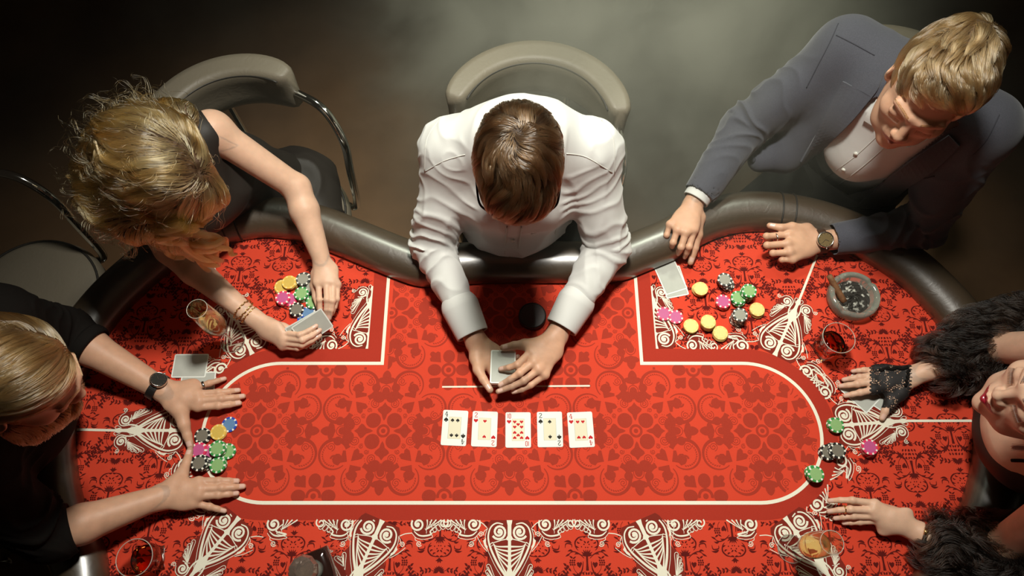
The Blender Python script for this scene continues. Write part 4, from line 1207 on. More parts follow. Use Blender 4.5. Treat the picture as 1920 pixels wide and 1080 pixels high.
def grow(cap, roots, flow, length, nseg=8, offs=(0.0005, 0.006), lift=0.15, wild=0.25, clump=0.5, nclump=250, grav=0.0, seed=3, wave=None, freeze=None):
    """comb strands over the cap surface following flow(p)"""
    n = len(roots); p = roots.copy(); path = [p.copy()]
    ln = length * RNG.uniform(0.7, 1.1, n) if np.isscalar(length) else length
    layer = RNG.uniform(0, 1, n)
    for i in range(nseg - 1):
        t = (i + 1) / (nseg - 1)
        g = grad(cap, p); fl = flow(p)
        w = np.stack([noise3(p * 35, seed + 1), noise3(p * 35, seed + 2), noise3(p * 35, seed + 3)], 1) * wild
        d = fl + w; d = d - g * np.sum(d * g, 1)[:, None]; d /= np.linalg.norm(d, axis=1)[:, None] + 1e-9
        d = d + g * (lift * (1 - t)) + np.array([0, 0, -grav])
        if wave is not None: d = d + wave(p, t)
        d /= np.linalg.norm(d, axis=1)[:, None] + 1e-9
        p = p + d * (ln / (nseg - 1))[:, None]
        dist = cap.at(p); tgt = offs[0] + (offs[1] - offs[0]) * (0.3 + 0.7 * layer) * min(1, t * 2)
        g = grad(cap, p); mv = np.where(dist < tgt, tgt - dist, (tgt - dist) * 0.35 if freeze is None else 0)
        p = p + g * mv[:, None]
        path.append(p.copy())
    path = np.stack(path, 1)
    if clump > 0 and nclump > 0:
        gi = RNG.choice(n, min(nclump, n), replace=False); G = path[gi]
        r = path[:, 0]; near = np.empty(n, int)
        for k in range(0, n, 2000):
            near[k:k + 2000] = np.argmin(((r[k:k + 2000, None] - G[None, :, 0]) ** 2).sum(2), 1)
        t = np.linspace(0, 1, nseg)[None, :, None]
        path = path * (1 - clump * t) + G[near] * (clump * t)
        TONE[0] = np.clip(RNG.uniform(0, 1, len(gi))[near] * 0.75 + RNG.uniform(0, 0.25, n), 0, 1)
    return path
def sample(v, f, n, mask):
    fv = v[f]; c = fv.mean(1); a = np.linalg.norm(np.cross(fv[:, 2] - fv[:, 0], fv[:, 3] - fv[:, 1]), axis=1)
    a = a * mask(c); a = a / a.sum()
    i = RNG.choice(len(f), n, p=a); u = RNG.uniform(0, 1, (n, 1)); w = RNG.uniform(0, 1, (n, 1))
    return (fv[i, 0] * (1 - u) + fv[i, 1] * u) * (1 - w) + (fv[i, 3] * (1 - u) + fv[i, 2] * u) * w

def skin(name, c, red=1.0):
    return mat(name, c, 0.48, spec=0.4, noise=(45, 0.07), bump=(420, 0.12), sss=0.25)
M['skin_m'] = skin('skin_warm', (0.60, 0.345, 0.225))
M['skin_f'] = skin('skin_fair', (0.68, 0.43, 0.30))
M['lip_m'] = mat('lips', (0.48, 0.20, 0.15), 0.4, sss=0.2)
M['lip_red'] = mat('red_lipstick', (0.30, 0.012, 0.025), 0.28, coat=0.3)
M['nail'] = mat('nail', (0.72, 0.47, 0.38), 0.25, coat=0.4)
M['shirt'] = mat('white_cotton', (0.63, 0.625, 0.60), 0.75, spec=0.2, bump=(900, 0.15), sheen=0.15)
M['seam'] = mat('white_seam', (0.55, 0.54, 0.50), 0.8)
M['button'] = mat('pearl_button', (0.75, 0.73, 0.66), 0.25)
M['suit'] = mat('navy_wool', (0.070, 0.071, 0.088), 0.8, spec=0.2, noise=(500, 0.15), bump=(1200, 0.3), sheen=0.25)
M['suit_edge'] = mat('navy_wool_edge', (0.045, 0.045, 0.056), 0.8, spec=0.2)
M['black_cloth'] = mat('black_cotton', (0.008, 0.0065, 0.0055), 0.85, spec=0.12, bump=(700, 0.2))
M['dress'] = mat('black_satin', (0.020, 0.016, 0.013), 0.55, spec=0.35, bump=(500, 0.15))
M['trousers'] = mat('dark_trousers', (0.018, 0.017, 0.018), 0.85)
M['shoe'] = mat('black_shoe', (0.010, 0.009, 0.009), 0.3)
M['fur'] = hair_mat('dark_fur', (0.016, 0.010, 0.007), 0.4, rnd=0.5)
M['gold'] = mat('gold', (0.80, 0.55, 0.22), 0.22, metal=1.0)
M['steel'] = mat('steel', (0.62, 0.60, 0.55), 0.2, metal=1.0)
M['dial'] = mat('dark_dial', (0.020, 0.019, 0.016), 0.3)
M['dial_gold'] = mat('bronze_dial', (0.16, 0.11, 0.045), 0.35)
M['crystal'] = glass_mat('watch_crystal')
M['strap_black'] = mat('black_strap', (0.012, 0.010, 0.009), 0.5, bump=(500, 0.4))
M['strap_brown'] = mat('brown_strap', (0.055, 0.026, 0.014), 0.5, bump=(400, 0.4))

def lower_body(person, pelvis, fwd, seat_z=0.50, m=None, spread=0.10, skirt=False):
    pelvis = np.asarray(pelvis, float); f = nrm([fwd[0], fwd[1], 0]); w = np.array([-f[1], f[0], 0])
    hip = np.array([pelvis[0], pelvis[1], seat_z + 0.085]); S = Shape()
    S.ell(hip + [0, 0, 0.03], (0.17, 0.14, 0.095), np.stack([w, f, np.array([0, 0, 1.0])], 1), 0.03)
    shoes = []
    for s in (-1, 1):
        h = hip + w * s * 0.09; kn = hip + w * s * (0.09 + spread) + f * 0.36 + np.array([0, 0, -0.015]); an = kn + f * 0.03 + np.array([0, 0, -(kn[2] - 0.10)])
        S.cone(h, kn, 0.082, 0.058, 0.02); S.cone(kn, an, 0.056, 0.042, 0.02)
        shoes.append((an, f))
    v, fc = S.mesh(0.009)
    cloth_obj('trousers' if not skirt else 'skirt', v, fc, person, m or M['trousers'])
    for an, f in shoes:
        S = Shape(); c = an + f * 0.06; R = np.stack([w, f, np.array([0, 0, 1.0])], 1)
        S.ell([c[0], c[1], 0.045], (0.046, 0.13, 0.042), R); S.cone(an, [an[0], an[1], 0.05], 0.040, 0.043, 0.02)
        S.plane((0, 0, 0.004), (0, 0, -1), [c[0] - .2, c[1] - .2, -0.1], [c[0] + .2, c[1] + .2, 0.02])
        v, fc = S.mesh(0.008); cloth_obj('shoe', v, fc, person, M['shoe'])
def person(label, base):
    return empty('person', (0, 0, 0), label, 'person')
def watch(parent, c, axis, up, r_arm, strap_m, dial_m, big=1.0, chrono=False):
    """c centre of the wrist, axis along the arm, up = direction the dial faces"""
    axis = nrm(axis); up = nrm(np.asarray(up, float) - axis * np.dot(up, axis)); sd = np.cross(axis, up)
    t = bpy.data.objects.new('wristwatch', None); COL.objects.link(t); t.parent = parent; t.empty_display_size = 0.02
    pts = [c + (r_arm[0] * math.cos(a)) * sd + (r_arm[1] * math.sin(a)) * up for a in np.arange(40) * 2 * PI / 40]
    V_, F_ = [], []
    for p, a in zip(pts, np.arange(40) * 2 * PI / 40):
        o = math.cos(a) * sd + math.sin(a) * up
        for ww, hh in ((-0.0095, 0), (0.0095, 0), (0.0095, 0.0026), (-0.0095, 0.0026)): V_.append(p + axis * ww * big + o * hh)
    for i in range(40):
        for k in range(4): F_.append((i * 4 + k, i * 4 + (k + 1) % 4, ((i + 1) % 40) * 4 + (k + 1) % 4, ((i + 1) % 40) * 4 + k))
    obj('strap', mesh('strap', V_, F_), t, strap_m)
    M4 = np.stack([axis, sd, up], 1); o0 = c + up * (r_arm[1] + 0.001)
    def put(name, prof, m, n=36, sm=True):
        v, f = lathe(prof, n); v = [o0 + M4 @ np.array(q) for q in v]; return obj(name, mesh(name, v, f), t, m, sm)
    R_ = 0.0205 * big
    put('case', [(R_ * .9, 0), (R_, 0.002), (R_, 0.007), (R_ * .93, 0.0095), (R_ * .86, 0.0095), (R_ * .85, 0.0078)], M['steel'])
    put('dial', [(R_ * .05, 0.0079), (R_ * .84, 0.0080)], dial_m, sm=False)
    V_, F_ = [], []
    def bar(a, r0, r1, w, z=0.0084):
        d = np.array([math.cos(a), math.sin(a)]); e = np.array([-d[1], d[0]]) * w / 2; k = len(V_)
        for q in (d * r0 - e, d * r1 - e, d * r1 + e, d * r0 + e): V_.append(o0 + M4 @ np.array([q[0], q[1], z]))
        F_.append((k, k + 1, k + 2, k + 3))
    for i in range(12): bar(i * PI / 6, R_ * .66, R_ * .80, 0.0011)
    bar(0.6, 0, R_ * .45, 0.0012); bar(2.5, 0, R_ * .66, 0.0009)
    obj('hands_and_markers', mesh('hands_and_markers', V_, F_), t, M['steel'])
    v, f = tube([o0 + sd * 0 + axis * 0 + M4 @ np.array([0, (R_ + k) * 1, 0.0045]) for k in (0.0, 0.002, 0.004)], 0.0022, 8)
    obj('crown', mesh('crown', v, f), t, M['steel'], True)
    return t

# ------------------------------------------------------------------ details placed on modelled surfaces
CAMP = np.array([0, 0, TZ + CAM_H])
from mathutils.bvhtree import BVHTree
def bvh(v, f): return BVHTree.FromPolygons([tuple(q) for q in v.tolist()], [tuple(q) for q in f.tolist()])
def hit(surf, pts, off=0.0, normals=False):
    """points of the photo (px, py) dropped onto a modelled surface"""
    out = []; nr = []; last = None
    for x, y in pts:
        d = Vector(nrm(P(x, y, 0.2) - CAMP)); l, n_, i, t = surf.ray_cast(Vector(CAMP), d)
        if l is None:
            q = Vector(CAMP) + d * (last if last else 1.6); l, n_, i, t2 = surf.find_nearest(q)
        else: last = t
        if n_.dot(d) > 0: n_ = -n_
        out.append(np.array(l) + np.array(n_) * off); nr.append(np.array(n_))
    out = np.array(out); nr = np.array(nr)
    return (out, nr) if normals else out
def seam(surf, pts, name, parent, m, r=0.0013, off=0.0002, per=6):
    q = hit(surf, catmull(np.array(pts, float), per), off)
    v, f = tube(q, r, 6); return obj(name, mesh(name, v, f), parent, m, True)
def patch(surf, A, B_, name, parent, m, off=0.006, n=24, k=6):
    """cloth flap between two photo polylines lying on a surface"""
    a = resample(catmull(np.array(A, float), 6), 1.0); b = resample(catmull(np.array(B_, float), 6), 1.0)
    ia = a[np.linspace(0, len(a) - 1, n).astype(int)]; ib = b[np.linspace(0, len(b) - 1, n).astype(int)]
    g = np.stack([ia + (ib - ia) * t for t in np.linspace(0, 1, k)], 1).reshape(-1, 2)
    base, nr = hit(surf, g, 0.0, True)
    G = (base + nr * off).reshape(n, k, 3); Nn = nr.reshape(n, k, 3).copy()
    for _ in range(3):
        H = G.copy(); H[1:-1] = (G[:-2] + 2 * G[1:-1] + G[2:]) / 4; H[:, 1:-1] = (H[:, :-2] + 2 * H[:, 1:-1] + H[:, 2:]) / 4; G = H
        H = Nn.copy(); H[1:-1] = (Nn[:-2] + Nn[1:-1] + Nn[2:]) / 3; Nn = H
    top = G.reshape(-1, 3); low = top - Nn.reshape(-1, 3) * 0.010
    v = np.concatenate([top, low]); N = n * k; F_ = []
    for i in range(n - 1):
        for j in range(k - 1):
            q = (i * k + j, (i + 1) * k + j, (i + 1) * k + j + 1, i * k + j + 1); F_.append(q); F_.append(tuple(x + N for x in q[::-1]))
    bd = [i * k for i in range(n)] + [(n - 1) * k + j for j in range(1, k)] + [i * k + k - 1 for i in range(n - 2, -1, -1)] + [j for j in range(k - 2, 0, -1)]
    for x, y in zip(bd, bd[1:] + bd[:1]): F_.append((y, x, x + N, y + N))
    bm = bmesh.new(); vs = [bm.verts.new(q) for q in v]
    for q in F_: bm.faces.new([vs[i] for i in q])
    return obj(name, from_bm(name, bm), parent, m)
def project(p):
    d = p - CAMP; up = np.array([0, math.cos(TILT), math.sin(TILT)]); fw = np.array([0, math.sin(TILT), -math.cos(TILT)]); z = d @ fw
    return np.stack([960 + F_PX * d[:, 0] / z, 540 - F_PX * (d @ up) / z], 1)
def button(shape, px, parent, m=None, r=0.0055):
    q, g = hit(shape, [px], 0.001, True); q, g = q[0], g[0]
    v, f = tube([q - g * 0.001, q + g * 0.0025], r, 12); return obj('button', mesh('button', v, f), parent, m or M['button'], True)
def yawpitch(yaw, pitch, roll=0.0):
    f = V(math.cos(yaw) * math.cos(pitch), math.sin(yaw) * math.cos(pitch), -math.sin(pitch)); u = V(math.cos(yaw) * math.sin(pitch), math.sin(yaw) * math.sin(pitch), math.cos(pitch))
    r = np.cross(f, u); return f, u * math.cos(roll) - r * math.sin(roll)


# ================================================================== the dealer
dealer = person('person dealing in a white shirt and dark glasses bending over a card deck', None)
D_fwd = V(0, -1, 0)
hd = Head(PT(972, 308, 0.57), V(0.0, -math.cos(0.74), -math.sin(0.74)), V(0, -math.sin(0.74), math.cos(0.74)), 1.0)
nk = PT(972, 246, 0.405)
shl, shr = PT(847, 285, 0.325), PT(1107, 285, 0.325)
ell_, elr = PT(812, 462, 0.10), PT(1140, 462, 0.105)
wrl, wrr = PT(890, 636, 0.048), PT(1048, 622, 0.055)
pel = V(0.05, 1.13, 0.66)
B = Shape(); hd.build(B, neck_to=nk, neck_r=0.058)
chest = V(0.015, 1.0, 1.00)
B.cone(pel, chest, 0.12, 0.14, 0.04, n=(0, 1, 0.2), flat=0.7); B.cone(shl, shr, 0.05, 0.05, 0.05); B.cone(nk, chest, 0.06, 0.12, 0.05)
for s_, e_, w_ in ((shl, ell_, wrl), (shr, elr, wrr)): B.cone(s_, e_, 0.048, 0.040, 0.02); B.cone(e_, w_, 0.040, 0.0265, 0.012)
# image-left hand: palm up under the deck
nails = []
a1 = hand(B, (892, 640, 0.042), [(926, 700, 0.022), (936, 692, 0.020), (942, 682, 0.020), (944, 672, 0.022)], [(948, 706, 0.026), (958, 696, 0.024), (962, 684, 0.024), (960, 674, 0.026)],
          [(966, 700, 0.040), (972, 692, 0.042), (974, 680, 0.044), (971, 668, 0.046)], [(893, 672, 0.040), (897, 693, 0.046), (906, 711, 0.052), (919, 731, 0.052)], 1.0)
# image-right hand: over the deck
a2 = hand(B, (1046, 628, 0.055), [(995, 660, 0.072), (1001, 678, 0.074), (1010, 693, 0.070), (1022, 703, 0.060)], [(970, 684, 0.082), (974, 700, 0.078), (982, 714, 0.066), (995, 722, 0.052)],
          [(939, 692, 0.062), (938, 722, 0.056), (934, 734, 0.046), (962, 735, 0.040)], [(1018, 644, 0.060), (984, 646, 0.066), (964, 648, 0.066), (943, 652, 0.062)], 1.02)
nails = a1[0] + a2[0]
def cls(v, f):
    i = np.zeros(len(f), int); c = v[f].mean(1); i[hd.lip_mask(c)] = 2; i[nail_class(nails, v, f, 1)] = 1; return i
skin_mesh('body', B, [(a1[1] - [0.005, 0, 0.0], np.maximum(a1[2], PT(880, 630, .08))), a2[1:3] and (np.minimum(a2[1], a2[1]), a2[2]), hd.box()], dealer, [M['skin_m'], M['nail'], M['lip_m']], cls)
# shirt
S = Shape()
S.cone(pel + [0, 0, -0.06], pel + [0, -0.03, 0.10], 0.165, 0.165, 0.04, n=(0, 1, 0), flat=0.72)
S.cone(pel + [0, -0.03, 0.10], V(0.012, 1.00, 0.98), 0.165, 0.185, 0.05, n=(0, 1, 0.3), flat=0.70)
S.cone(V(0.012, 1.00, 0.98), V(0.012, 0.995, 1.09), 0.185, 0.165, 0.05, n=(0, 1, 0.3), flat=0.66)
S.ell(V(0.012, 0.950, 0.99), (0.170, 0.128, 0.10), None, 0.06)
S.ell(V(0.005, 0.935, 0.86), (0.150, 0.112, 0.11), None, 0.06)
S.cone(shl, shr, 0.066, 0.066, 0.05); S.cone(nk + [0, 0.01, -0.045], (shl + shr) / 2 + [0, 0.02, -0.02], 0.075, 0.095, 0.05)
for s_ in (shl, shr): S.cone(nk + [0, 0.01, -0.02], s_ + [0, 0, 0.008], 0.058, 0.062, 0.05)
armL = [shl, ell_, wrl + nrm(ell_ - wrl) * 0.012]; armR = [shr, elr, wrr + nrm(elr - wrr) * 0.012]
for a in (armL, armR):
    S.cone(a[0], a[1], 0.070, 0.056, 0.035); S.cone(a[1], a[1] + (a[2] - a[1]) * 0.76, 0.056, 0.0395, 0.018)
v, f = S.mesh(0.004)
n = vnormals(v, f)
v = sleeve_folds(v, n, armL, 0.010, 24, 2, reach=0.13); v = sleeve_folds(v, n, armR, 0.010, 24, 5, reach=0.13)
v = cloth(v, f, 0.009, 7, 4, (1.3, 0.6, 0.6)); v = cloth(v, f, 0.0035, 17, 6, (1.2, 0.7, 0.7)); v = relax(v, f)
DB = bvh(v, f); sh = cloth_obj('shirt', v, f, dealer, M['shirt'])
for a in (armL, armR):      # cuffs
    d = nrm(a[2] - a[1]); c0 = a[1] + (a[2] - a[1]) * 0.70; c1 = a[2]
    C = Shape(); C.cone(c0, c1, 0.0495, 0.0425, 0.002)
    C.plane(c1, d, c1 - 0.08, c1 + 0.08)
    C.cone(c0 + d * 0.02, c1 + d * 0.03, 0.0430, 0.0365, 0.002, op=-1)
    v, f = C.mesh(0.0013); cloth_obj('cuff', v, f, sh, M['shirt'])
# collar, placket, buttons, pocket, yoke seams
C = Shape()
cr = nrm(hd.L(0, -0.02, -0.06) - nk)
ring = [nk + cr * 0.030 + frame(cr, (0, 1, 0.3)) @ np.array([0.068 * math.cos(t), 0, 0.066 * math.sin(t)]) for t in np.arange(36) * 2 * PI / 36]
v, f = tube(ring, 1.0, 10, True, flat=(0.006, 0.020), up=cr); obj('collar', mesh('collar', v, f), sh, M['shirt'], True)
def on_surface(shape, pts, off):
    p = np.array(pts, float)
    for _ in range(8): g = grad(shape, p, 0.004); p = p - g * (shape.at(p) - off)[:, None]
    return p
line = catmull([V(0.006, 0.84, 1.00), V(0.003, 0.84, 0.94), V(0.0, 0.84, 0.88), V(-0.004, 0.84, 0.80)], 6)
for dx in (-0.016, 0.016):
    q = on_surface(S, line + [dx, 0, 0], 0.002); v, f = tube(q, 0.0022, 6); obj('placket_edge', mesh('placket_edge', v, f), sh, M['seam'], True)
for t in (0.45, 0.86):
    q = on_surface(S, [line[int(t * (len(line) - 1))]], 0.003)[0]; g = grad(S, q[None])[0]
    v, f = tube([q - g * 0.001, q + g * 0.0025], 0.0055, 12); obj('button', mesh('button', v, f), sh, M['button'], True)
q = on_surface(S, catmull([V(0.045, 0.84, 0.96), V(0.075, 0.85, 0.965), V(0.105, 0.86, 0.96), V(0.108, 0.86, 0.90)], 5), 0.0022); v, f = tube(q, 0.0016, 6); obj('pocket_edge', mesh('pocket_edge', v, f), sh, M['seam'], True)
for pts in ([(797, 322), (832, 302), (872, 290)], [(1062, 288), (1100, 295), (1148, 324)]): seam(DB, pts, 'yoke_seam', sh, M['seam'], 0.0012)
for pts in ([(822, 226), (800, 262), (796, 322)], [(1128, 226), (1150, 262), (1152, 326)]): seam(DB, pts, 'armhole_seam', sh, M['seam'], 0.0012)
# hair: short brown, swirl from the crown
cap = Shape(); cap.ell(hd.L(0, -0.016, 0.042), np.array([0.081, 0.100, 0.089]) * 1.0, hd.R); cap.ell(hd.L(0, -0.045, -0.015), np.array([0.072, 0.068, 0.07]) * 1.0, hd.R, 0.03)
cap.ell(hd.L(0, 0.05, 0.075), np.array([0.058, 0.045, 0.036]) * 1.0, hd.R, 0.03)
def hair_region(h, front=0.088, low=-0.035):
    def m(c):
        l = h.local(c)
        return ((l[:, 2] > np.interp(l[:, 1], [-0.2, -0.03, 0.02, 0.05, 0.075, 0.10], [-0.09, -0.045, 0.0, 0.050, 0.072, 0.09])) & (l[:, 1] < front + 0.012)).astype(float)
    return m
def cap_obj(cap, mask, parent, m, shrink=0.004):
    v, f = cap.mesh(0.0035); c = v[f].mean(1); keep = mask(c) > 0.5; g = vnormals(v, f); v2 = v - g * shrink
    return v, f, obj('hair_base', mesh_np('hair_base', v2, f[keep]), parent, m, True)
M['hair_brown'] = hair_mat('brown_hair', (0.085, 0.045, 0.021), 0.22, 0.35, 0.35); M['hair_brown_base'] = mat('brown_hair_base', (0.030, 0.016, 0.008), 0.7)
mk = hair_region(hd)
v, f, hb = cap_obj(cap, mk, dealer, M['hair_brown_base'])
crown = hd.L(0.005, -0.078, 0.105)
def flow_short(h, crown, sweep, swirl=0.9):
    def fl(p):
        d = p - crown; l = h.local(p)
        d = d / (np.linalg.norm(d, axis=1)[:, None] + 1e-6)
        sw = np.cross(h.R[:, 2], d) * swirl * np.exp(-np.linalg.norm(p - crown, axis=1) / 0.05)[:, None]
        front = np.clip((l[:, 1] + 0.0) / 0.06, 0, 1)[:, None]
        return d + sw + h.R @ np.array(sweep) * front
    return fl
roots = sample(v, f, 9000, mk)
pt = grow(cap, roots, flow_short(hd, crown, (0.7, 0.3, -0.1)), 0.058, 8, (0.0, 0.011), 0.35, 0.55, 0.70, 260)
ho = strands('hair', pt, dealer, M['hair_brown'], 0.0007, 0.0002)
# glasses
gl = bpy.data.objects.new('glasses', None); COL.objects.link(gl); gl.parent = dealer
M['frame_black'] = mat('dark_acetate', (0.015, 0.013, 0.016), 0.25)
for sx in (-1, 1):
    v, f = tube(catmull([hd.L(sx * 0.064, 0.092, 0.012), hd.L(sx * 0.079, 0.075, 0.014), hd.L(sx * 0.084, 0.03, 0.012), hd.L(sx * 0.083, -0.01, 0.012)], 6), 0.0024, 8); obj('temple', mesh('temple', v, f), gl, M['frame_black'], True)
    c = np.array([sx * 0.034, 0.100, -0.004])
    pts = [hd.L(c[0] + 0.030 * math.copysign(abs(math.cos(t)) ** 0.6, math.cos(t)), c[1] - 0.006 * abs(math.cos(t)) * (1 if sx * math.cos(t) > 0 else 0.1), c[2] + 0.019 * math.copysign(abs(math.sin(t)) ** 0.6, math.sin(t))) for t in np.arange(32) * 2 * PI / 32]
    v, f = tube(pts, 0.0024, 8, True); obj('rim', mesh('rim', v, f), gl, M['frame_black'], True)
    obj('lens', mesh('lens', pts, [tuple(range(32))]), gl, M['crystal'])
v, f = tube([hd.L(-0.006, 0.102, 0.003), hd.L(0, 0.105, 0.005), hd.L(0.006, 0.102, 0.003)], 0.0024, 8); obj('bridge', mesh('bridge', v, f), gl, M['frame_black'], True)
lower_body(dealer, pel, (0, -1, 0))

# ================================================================== player in the suit
suit = person('person in a navy suit jacket and open white shirt resting a fist with a ring', None)
f_, u_ = yawpitch(-2.16, 0.20, 0.09)
hs = Head(PT(1746, 165, 0.597), f_, u_, 1.06)
fwd = nrm(V(-0.615, -0.789, 0)); rgt = V(fwd[1], -fwd[0], 0)
ssr, ssl = PT(1588, 98, 0.37), PT(1838, 240, 0.37)          # his right, his left shoulder
mid = (ssr + ssl) / 2
nks = mid + V(0, 0, 0.06) + fwd * 0.02
esr, esl = PT(1398, 236, 0.165), PT(1728, 425, 0.075)
wsr, wsl = PT(1299, 382, 0.085), PT(1535, 453, 0.040)
pels = V(1.08, 1.25, 0.65)
B = Shape(); hs.build(B, neck_to=nks, neck_r=0.054)
B.cone(pels, mid - [0, 0, 0.1], 0.12, 0.13, 0.04, n=fwd, flat=0.7); B.cone(ssr, ssl, 0.05, 0.05, 0.05); B.cone(nks, mid - [0, 0, .1], 0.06, 0.11, 0.05)
for a, b, c in ((ssr, esr, wsr), (ssl, esl, wsl)): B.cone(a, b, 0.046, 0.038, 0.02); B.cone(b, c, 0.038, 0.027, 0.012)
h1 = hand(B, (1297, 392, 0.085), [(1301, 432, 0.088), (1286, 436, 0.092), (1270, 431, 0.090), (1256, 421, 0.082)], [(1292, 463, 0.070), (1277, 464, 0.074), (1262, 455, 0.074), (1250, 441, 0.068)],
          [(1284, 482, 0.024), (1271, 476, 0.026), (1258, 466, 0.030), (1250, 452, 0.036)], [(1311, 408, 0.070), (1308, 440, 0.062), (1303, 465, 0.045), (1295, 492, 0.022)], 0.98)
h2 = hand(B, (1537, 453, 0.036), [(1478, 440, 0.058), (1476, 457, 0.062), (1480, 473, 0.058), (1486, 487, 0.048)], [(1437, 443, 0.058), (1438, 460, 0.060), (1449, 475, 0.054), (1466, 487, 0.042)],
          [(1446, 452, 0.022), (1450, 465, 0.022), (1458, 476, 0.020), (1474, 485, 0.018)], [(1513, 430, 0.045), (1485, 426, 0.060), (1464, 427, 0.066), (1443, 423, 0.062)], 0.98)
nails_s = h1[0] + [h2[0][4]]
def cls(v, f):
    i = np.zeros(len(f), int); c = v[f].mean(1); i[hs.lip_mask(c)] = 2; i[nail_class(nails_s, v, f, 1)] = 1; return i
skin_mesh('body', B, [h1[1:], h2[1:], hs.box()], suit, [M['skin_m'], M['nail'], M['lip_m']], cls)
# shirt under the jacket
up_t = nrm(mid - pels)
T = Shape()
T.cone(pels + [0, 0, -0.02], pels + (mid - pels) * 0.55 + fwd * 0.02, 0.155, 0.155, 0.04, n=fwd, flat=0.75)
T.cone(pels + (mid - pels) * 0.5 + fwd * 0.025, mid - [0, 0, 0.07] + fwd * 0.03, 0.165, 0.165, 0.05, n=fwd, flat=0.72)
T.cone(ssr, ssl, 0.060, 0.060, 0.05); T.cone(nks, mid - [0, 0, 0.06], 0.070, 0.12, 0.05)
T.ell(PT(1612, 285, 0.20), (0.075, 0.075, 0.085), None, 0.06)
v, f = T.mesh(0.005); v = cloth(v, f, 0.006, 8, 9, (1, 1, 0.6)); TB = bvh(v, f); sh2 = cloth_obj('shirt', v, f, suit, M['shirt'])
# jacket
J = Shape()
J.cone(pels + [0, 0, -0.05], pels + (mid - pels) * 0.55 + fwd * 0.02, 0.185, 0.175, 0.04, n=fwd, flat=0.76)
J.cone(pels + (mid - pels) * 0.5 + fwd * 0.025, mid - [0, 0, 0.07] + fwd * 0.03, 0.180, 0.182, 0.05, n=fwd, flat=0.74)
J.cone(ssr, ssl, 0.074, 0.074, 0.05); J.cone(nks - [0, 0, 0.035], mid - [0, 0, 0.06], 0.072, 0.13, 0.05)
for s_ in (ssr, ssl): J.cone(nks - [0, 0, 0.03], s_ + [0, 0, 0.008], 0.058, 0.068, 0.05)
J.cone(PT(1560, 190, 0.26), PT(1475, 285, 0.10), 0.060, 0.050, 0.05); J.cone(PT(1475, 285, 0.10), PT(1425, 300, 0.09), 0.045, 0.035, 0.04)
aSR = [ssr, esr, wsr + nrm(esr - wsr) * 0.030]; aSL = [ssl, esl, wsl + nrm(esl - wsl) * 0.035]
for a in (aSR, aSL):
    J.cone(a[0], a[1], 0.078, 0.060, 0.035); J.cone(a[1], a[2], 0.060, 0.044, 0.015)
    d = nrm(a[2] - a[1]); J.plane(a[2], d, a[2] - 0.07, a[2] + 0.07); J.cone(a[2] - d * 0.05, a[2] + d * 0.03, 0.040, 0.0385, 0.002, op=-1)
v, f = J.mesh(0.004); n = vnormals(v, f)
v = sleeve_folds(v, n, aSR, 0.011, 19, 3, reach=0.088); v = sleeve_folds(v, n, aSL, 0.011, 19, 8, reach=0.088); v = cloth(v, f, 0.004, 6, 14); v = relax(v, f); JB = bvh(v, f)
VPOLY = [(1655, 178), (1634, 186), (1585, 240), (1513, 308), (1545, 338), (1590, 366), (1640, 352), (1705, 300), (1775, 246), (1800, 235), (1760, 180), (1700, 150)]
c = v[f].mean(1); n = vnormals(v, f)[f].mean(1)
cut = inside(VPOLY, project(c)) & (np.einsum('ij,ij->i', n, CAMP - c) > -0.05) & (((c - mid) @ fwd) > 0.0)
# the open front below the button
jk = cloth_obj('jacket', v, f[~cut], suit, M['suit'])
patch(JB, [(1636, 182), (1588, 238), (1512, 308)], [(1582, 152), (1545, 225), (1500, 302)], 'lapel', jk, M['suit'])
patch(JB, [(1660, 135), (1648, 165), (1636, 182)], [(1606, 136), (1604, 148), (1600, 162)], 'collar_flap', jk, M['suit'])
patch(JB, [(1778, 252), (1700, 305), (1612, 380)], [(1800, 272), (1735, 330), (1618, 405)], 'lapel', jk, M['suit'])
seam(JB, [(1572, 44), (1556, 80), (1530, 130), (1512, 165)], 'armhole_seam', jk, M['suit_edge']); seam(JB, [(1568, 66), (1600, 82), (1640, 104)], 'shoulder_seam', jk, M['suit_edge'])
seam(JB, [(1874, 215), (1850, 262), (1822, 292)], 'armhole_seam', jk, M['suit_edge'])
seam(JB, [(1713, 328), (1732, 334), (1752, 330)], 'pocket_edge', jk, M['suit_edge'], 0.002)
button(JB, (1412, 300), jk, M['suit_edge'], 0.008)
# shirt collar, cuff, placket
for A, Bq in (([(1667, 150), (1648, 182), (1622, 222)], [(1682, 165), (1664, 196), (1642, 234)]), ([(1760, 238), (1730, 262), (1700, 272)], [(1772, 252), (1742, 276), (1704, 288)])):
    patch(TB, A, Bq, 'collar', sh2, M['shirt'], 0.009)
seam(TB, [(1650, 250), (1600, 296), (1543, 336)], 'placket_edge', sh2, M['seam']); seam(TB, [(1668, 268), (1618, 312), (1565, 352)], 'placket_edge', sh2, M['seam'])
button(TB, (1605, 288), sh2); button(TB, (1582, 318), sh2)
for a, w_ in ((aSR, wsr),):
    d = nrm(w_ - a[1]); C = Shape(); e0 = a[2] - d * 0.03; e1 = a[2] + d * 0.018
    C.cone(e0, e1, 0.0375, 0.0365, 0.002); C.plane(e1, d, e1 - 0.06, e1 + 0.06); C.cone(e0 - d * .02, e1 + d * .02, 0.0328, 0.0328, 0.002, op=-1)
    v, f = C.mesh(0.0013); cloth_obj('shirt_cuff', v, f, sh2, M['shirt'])
d = nrm(esl - wsl); watch(suit, wsl + d * 0.006, d, (0.0, -0.35, 1), (0.0315, 0.0285), M['strap_brown'], M['dial_gold'], 1.08)
q = PT(1455, 446, 0.060); R_ = frame(nrm(PT(1437, 443, .058) - PT(1478, 440, .058)), (0, 0, 1))
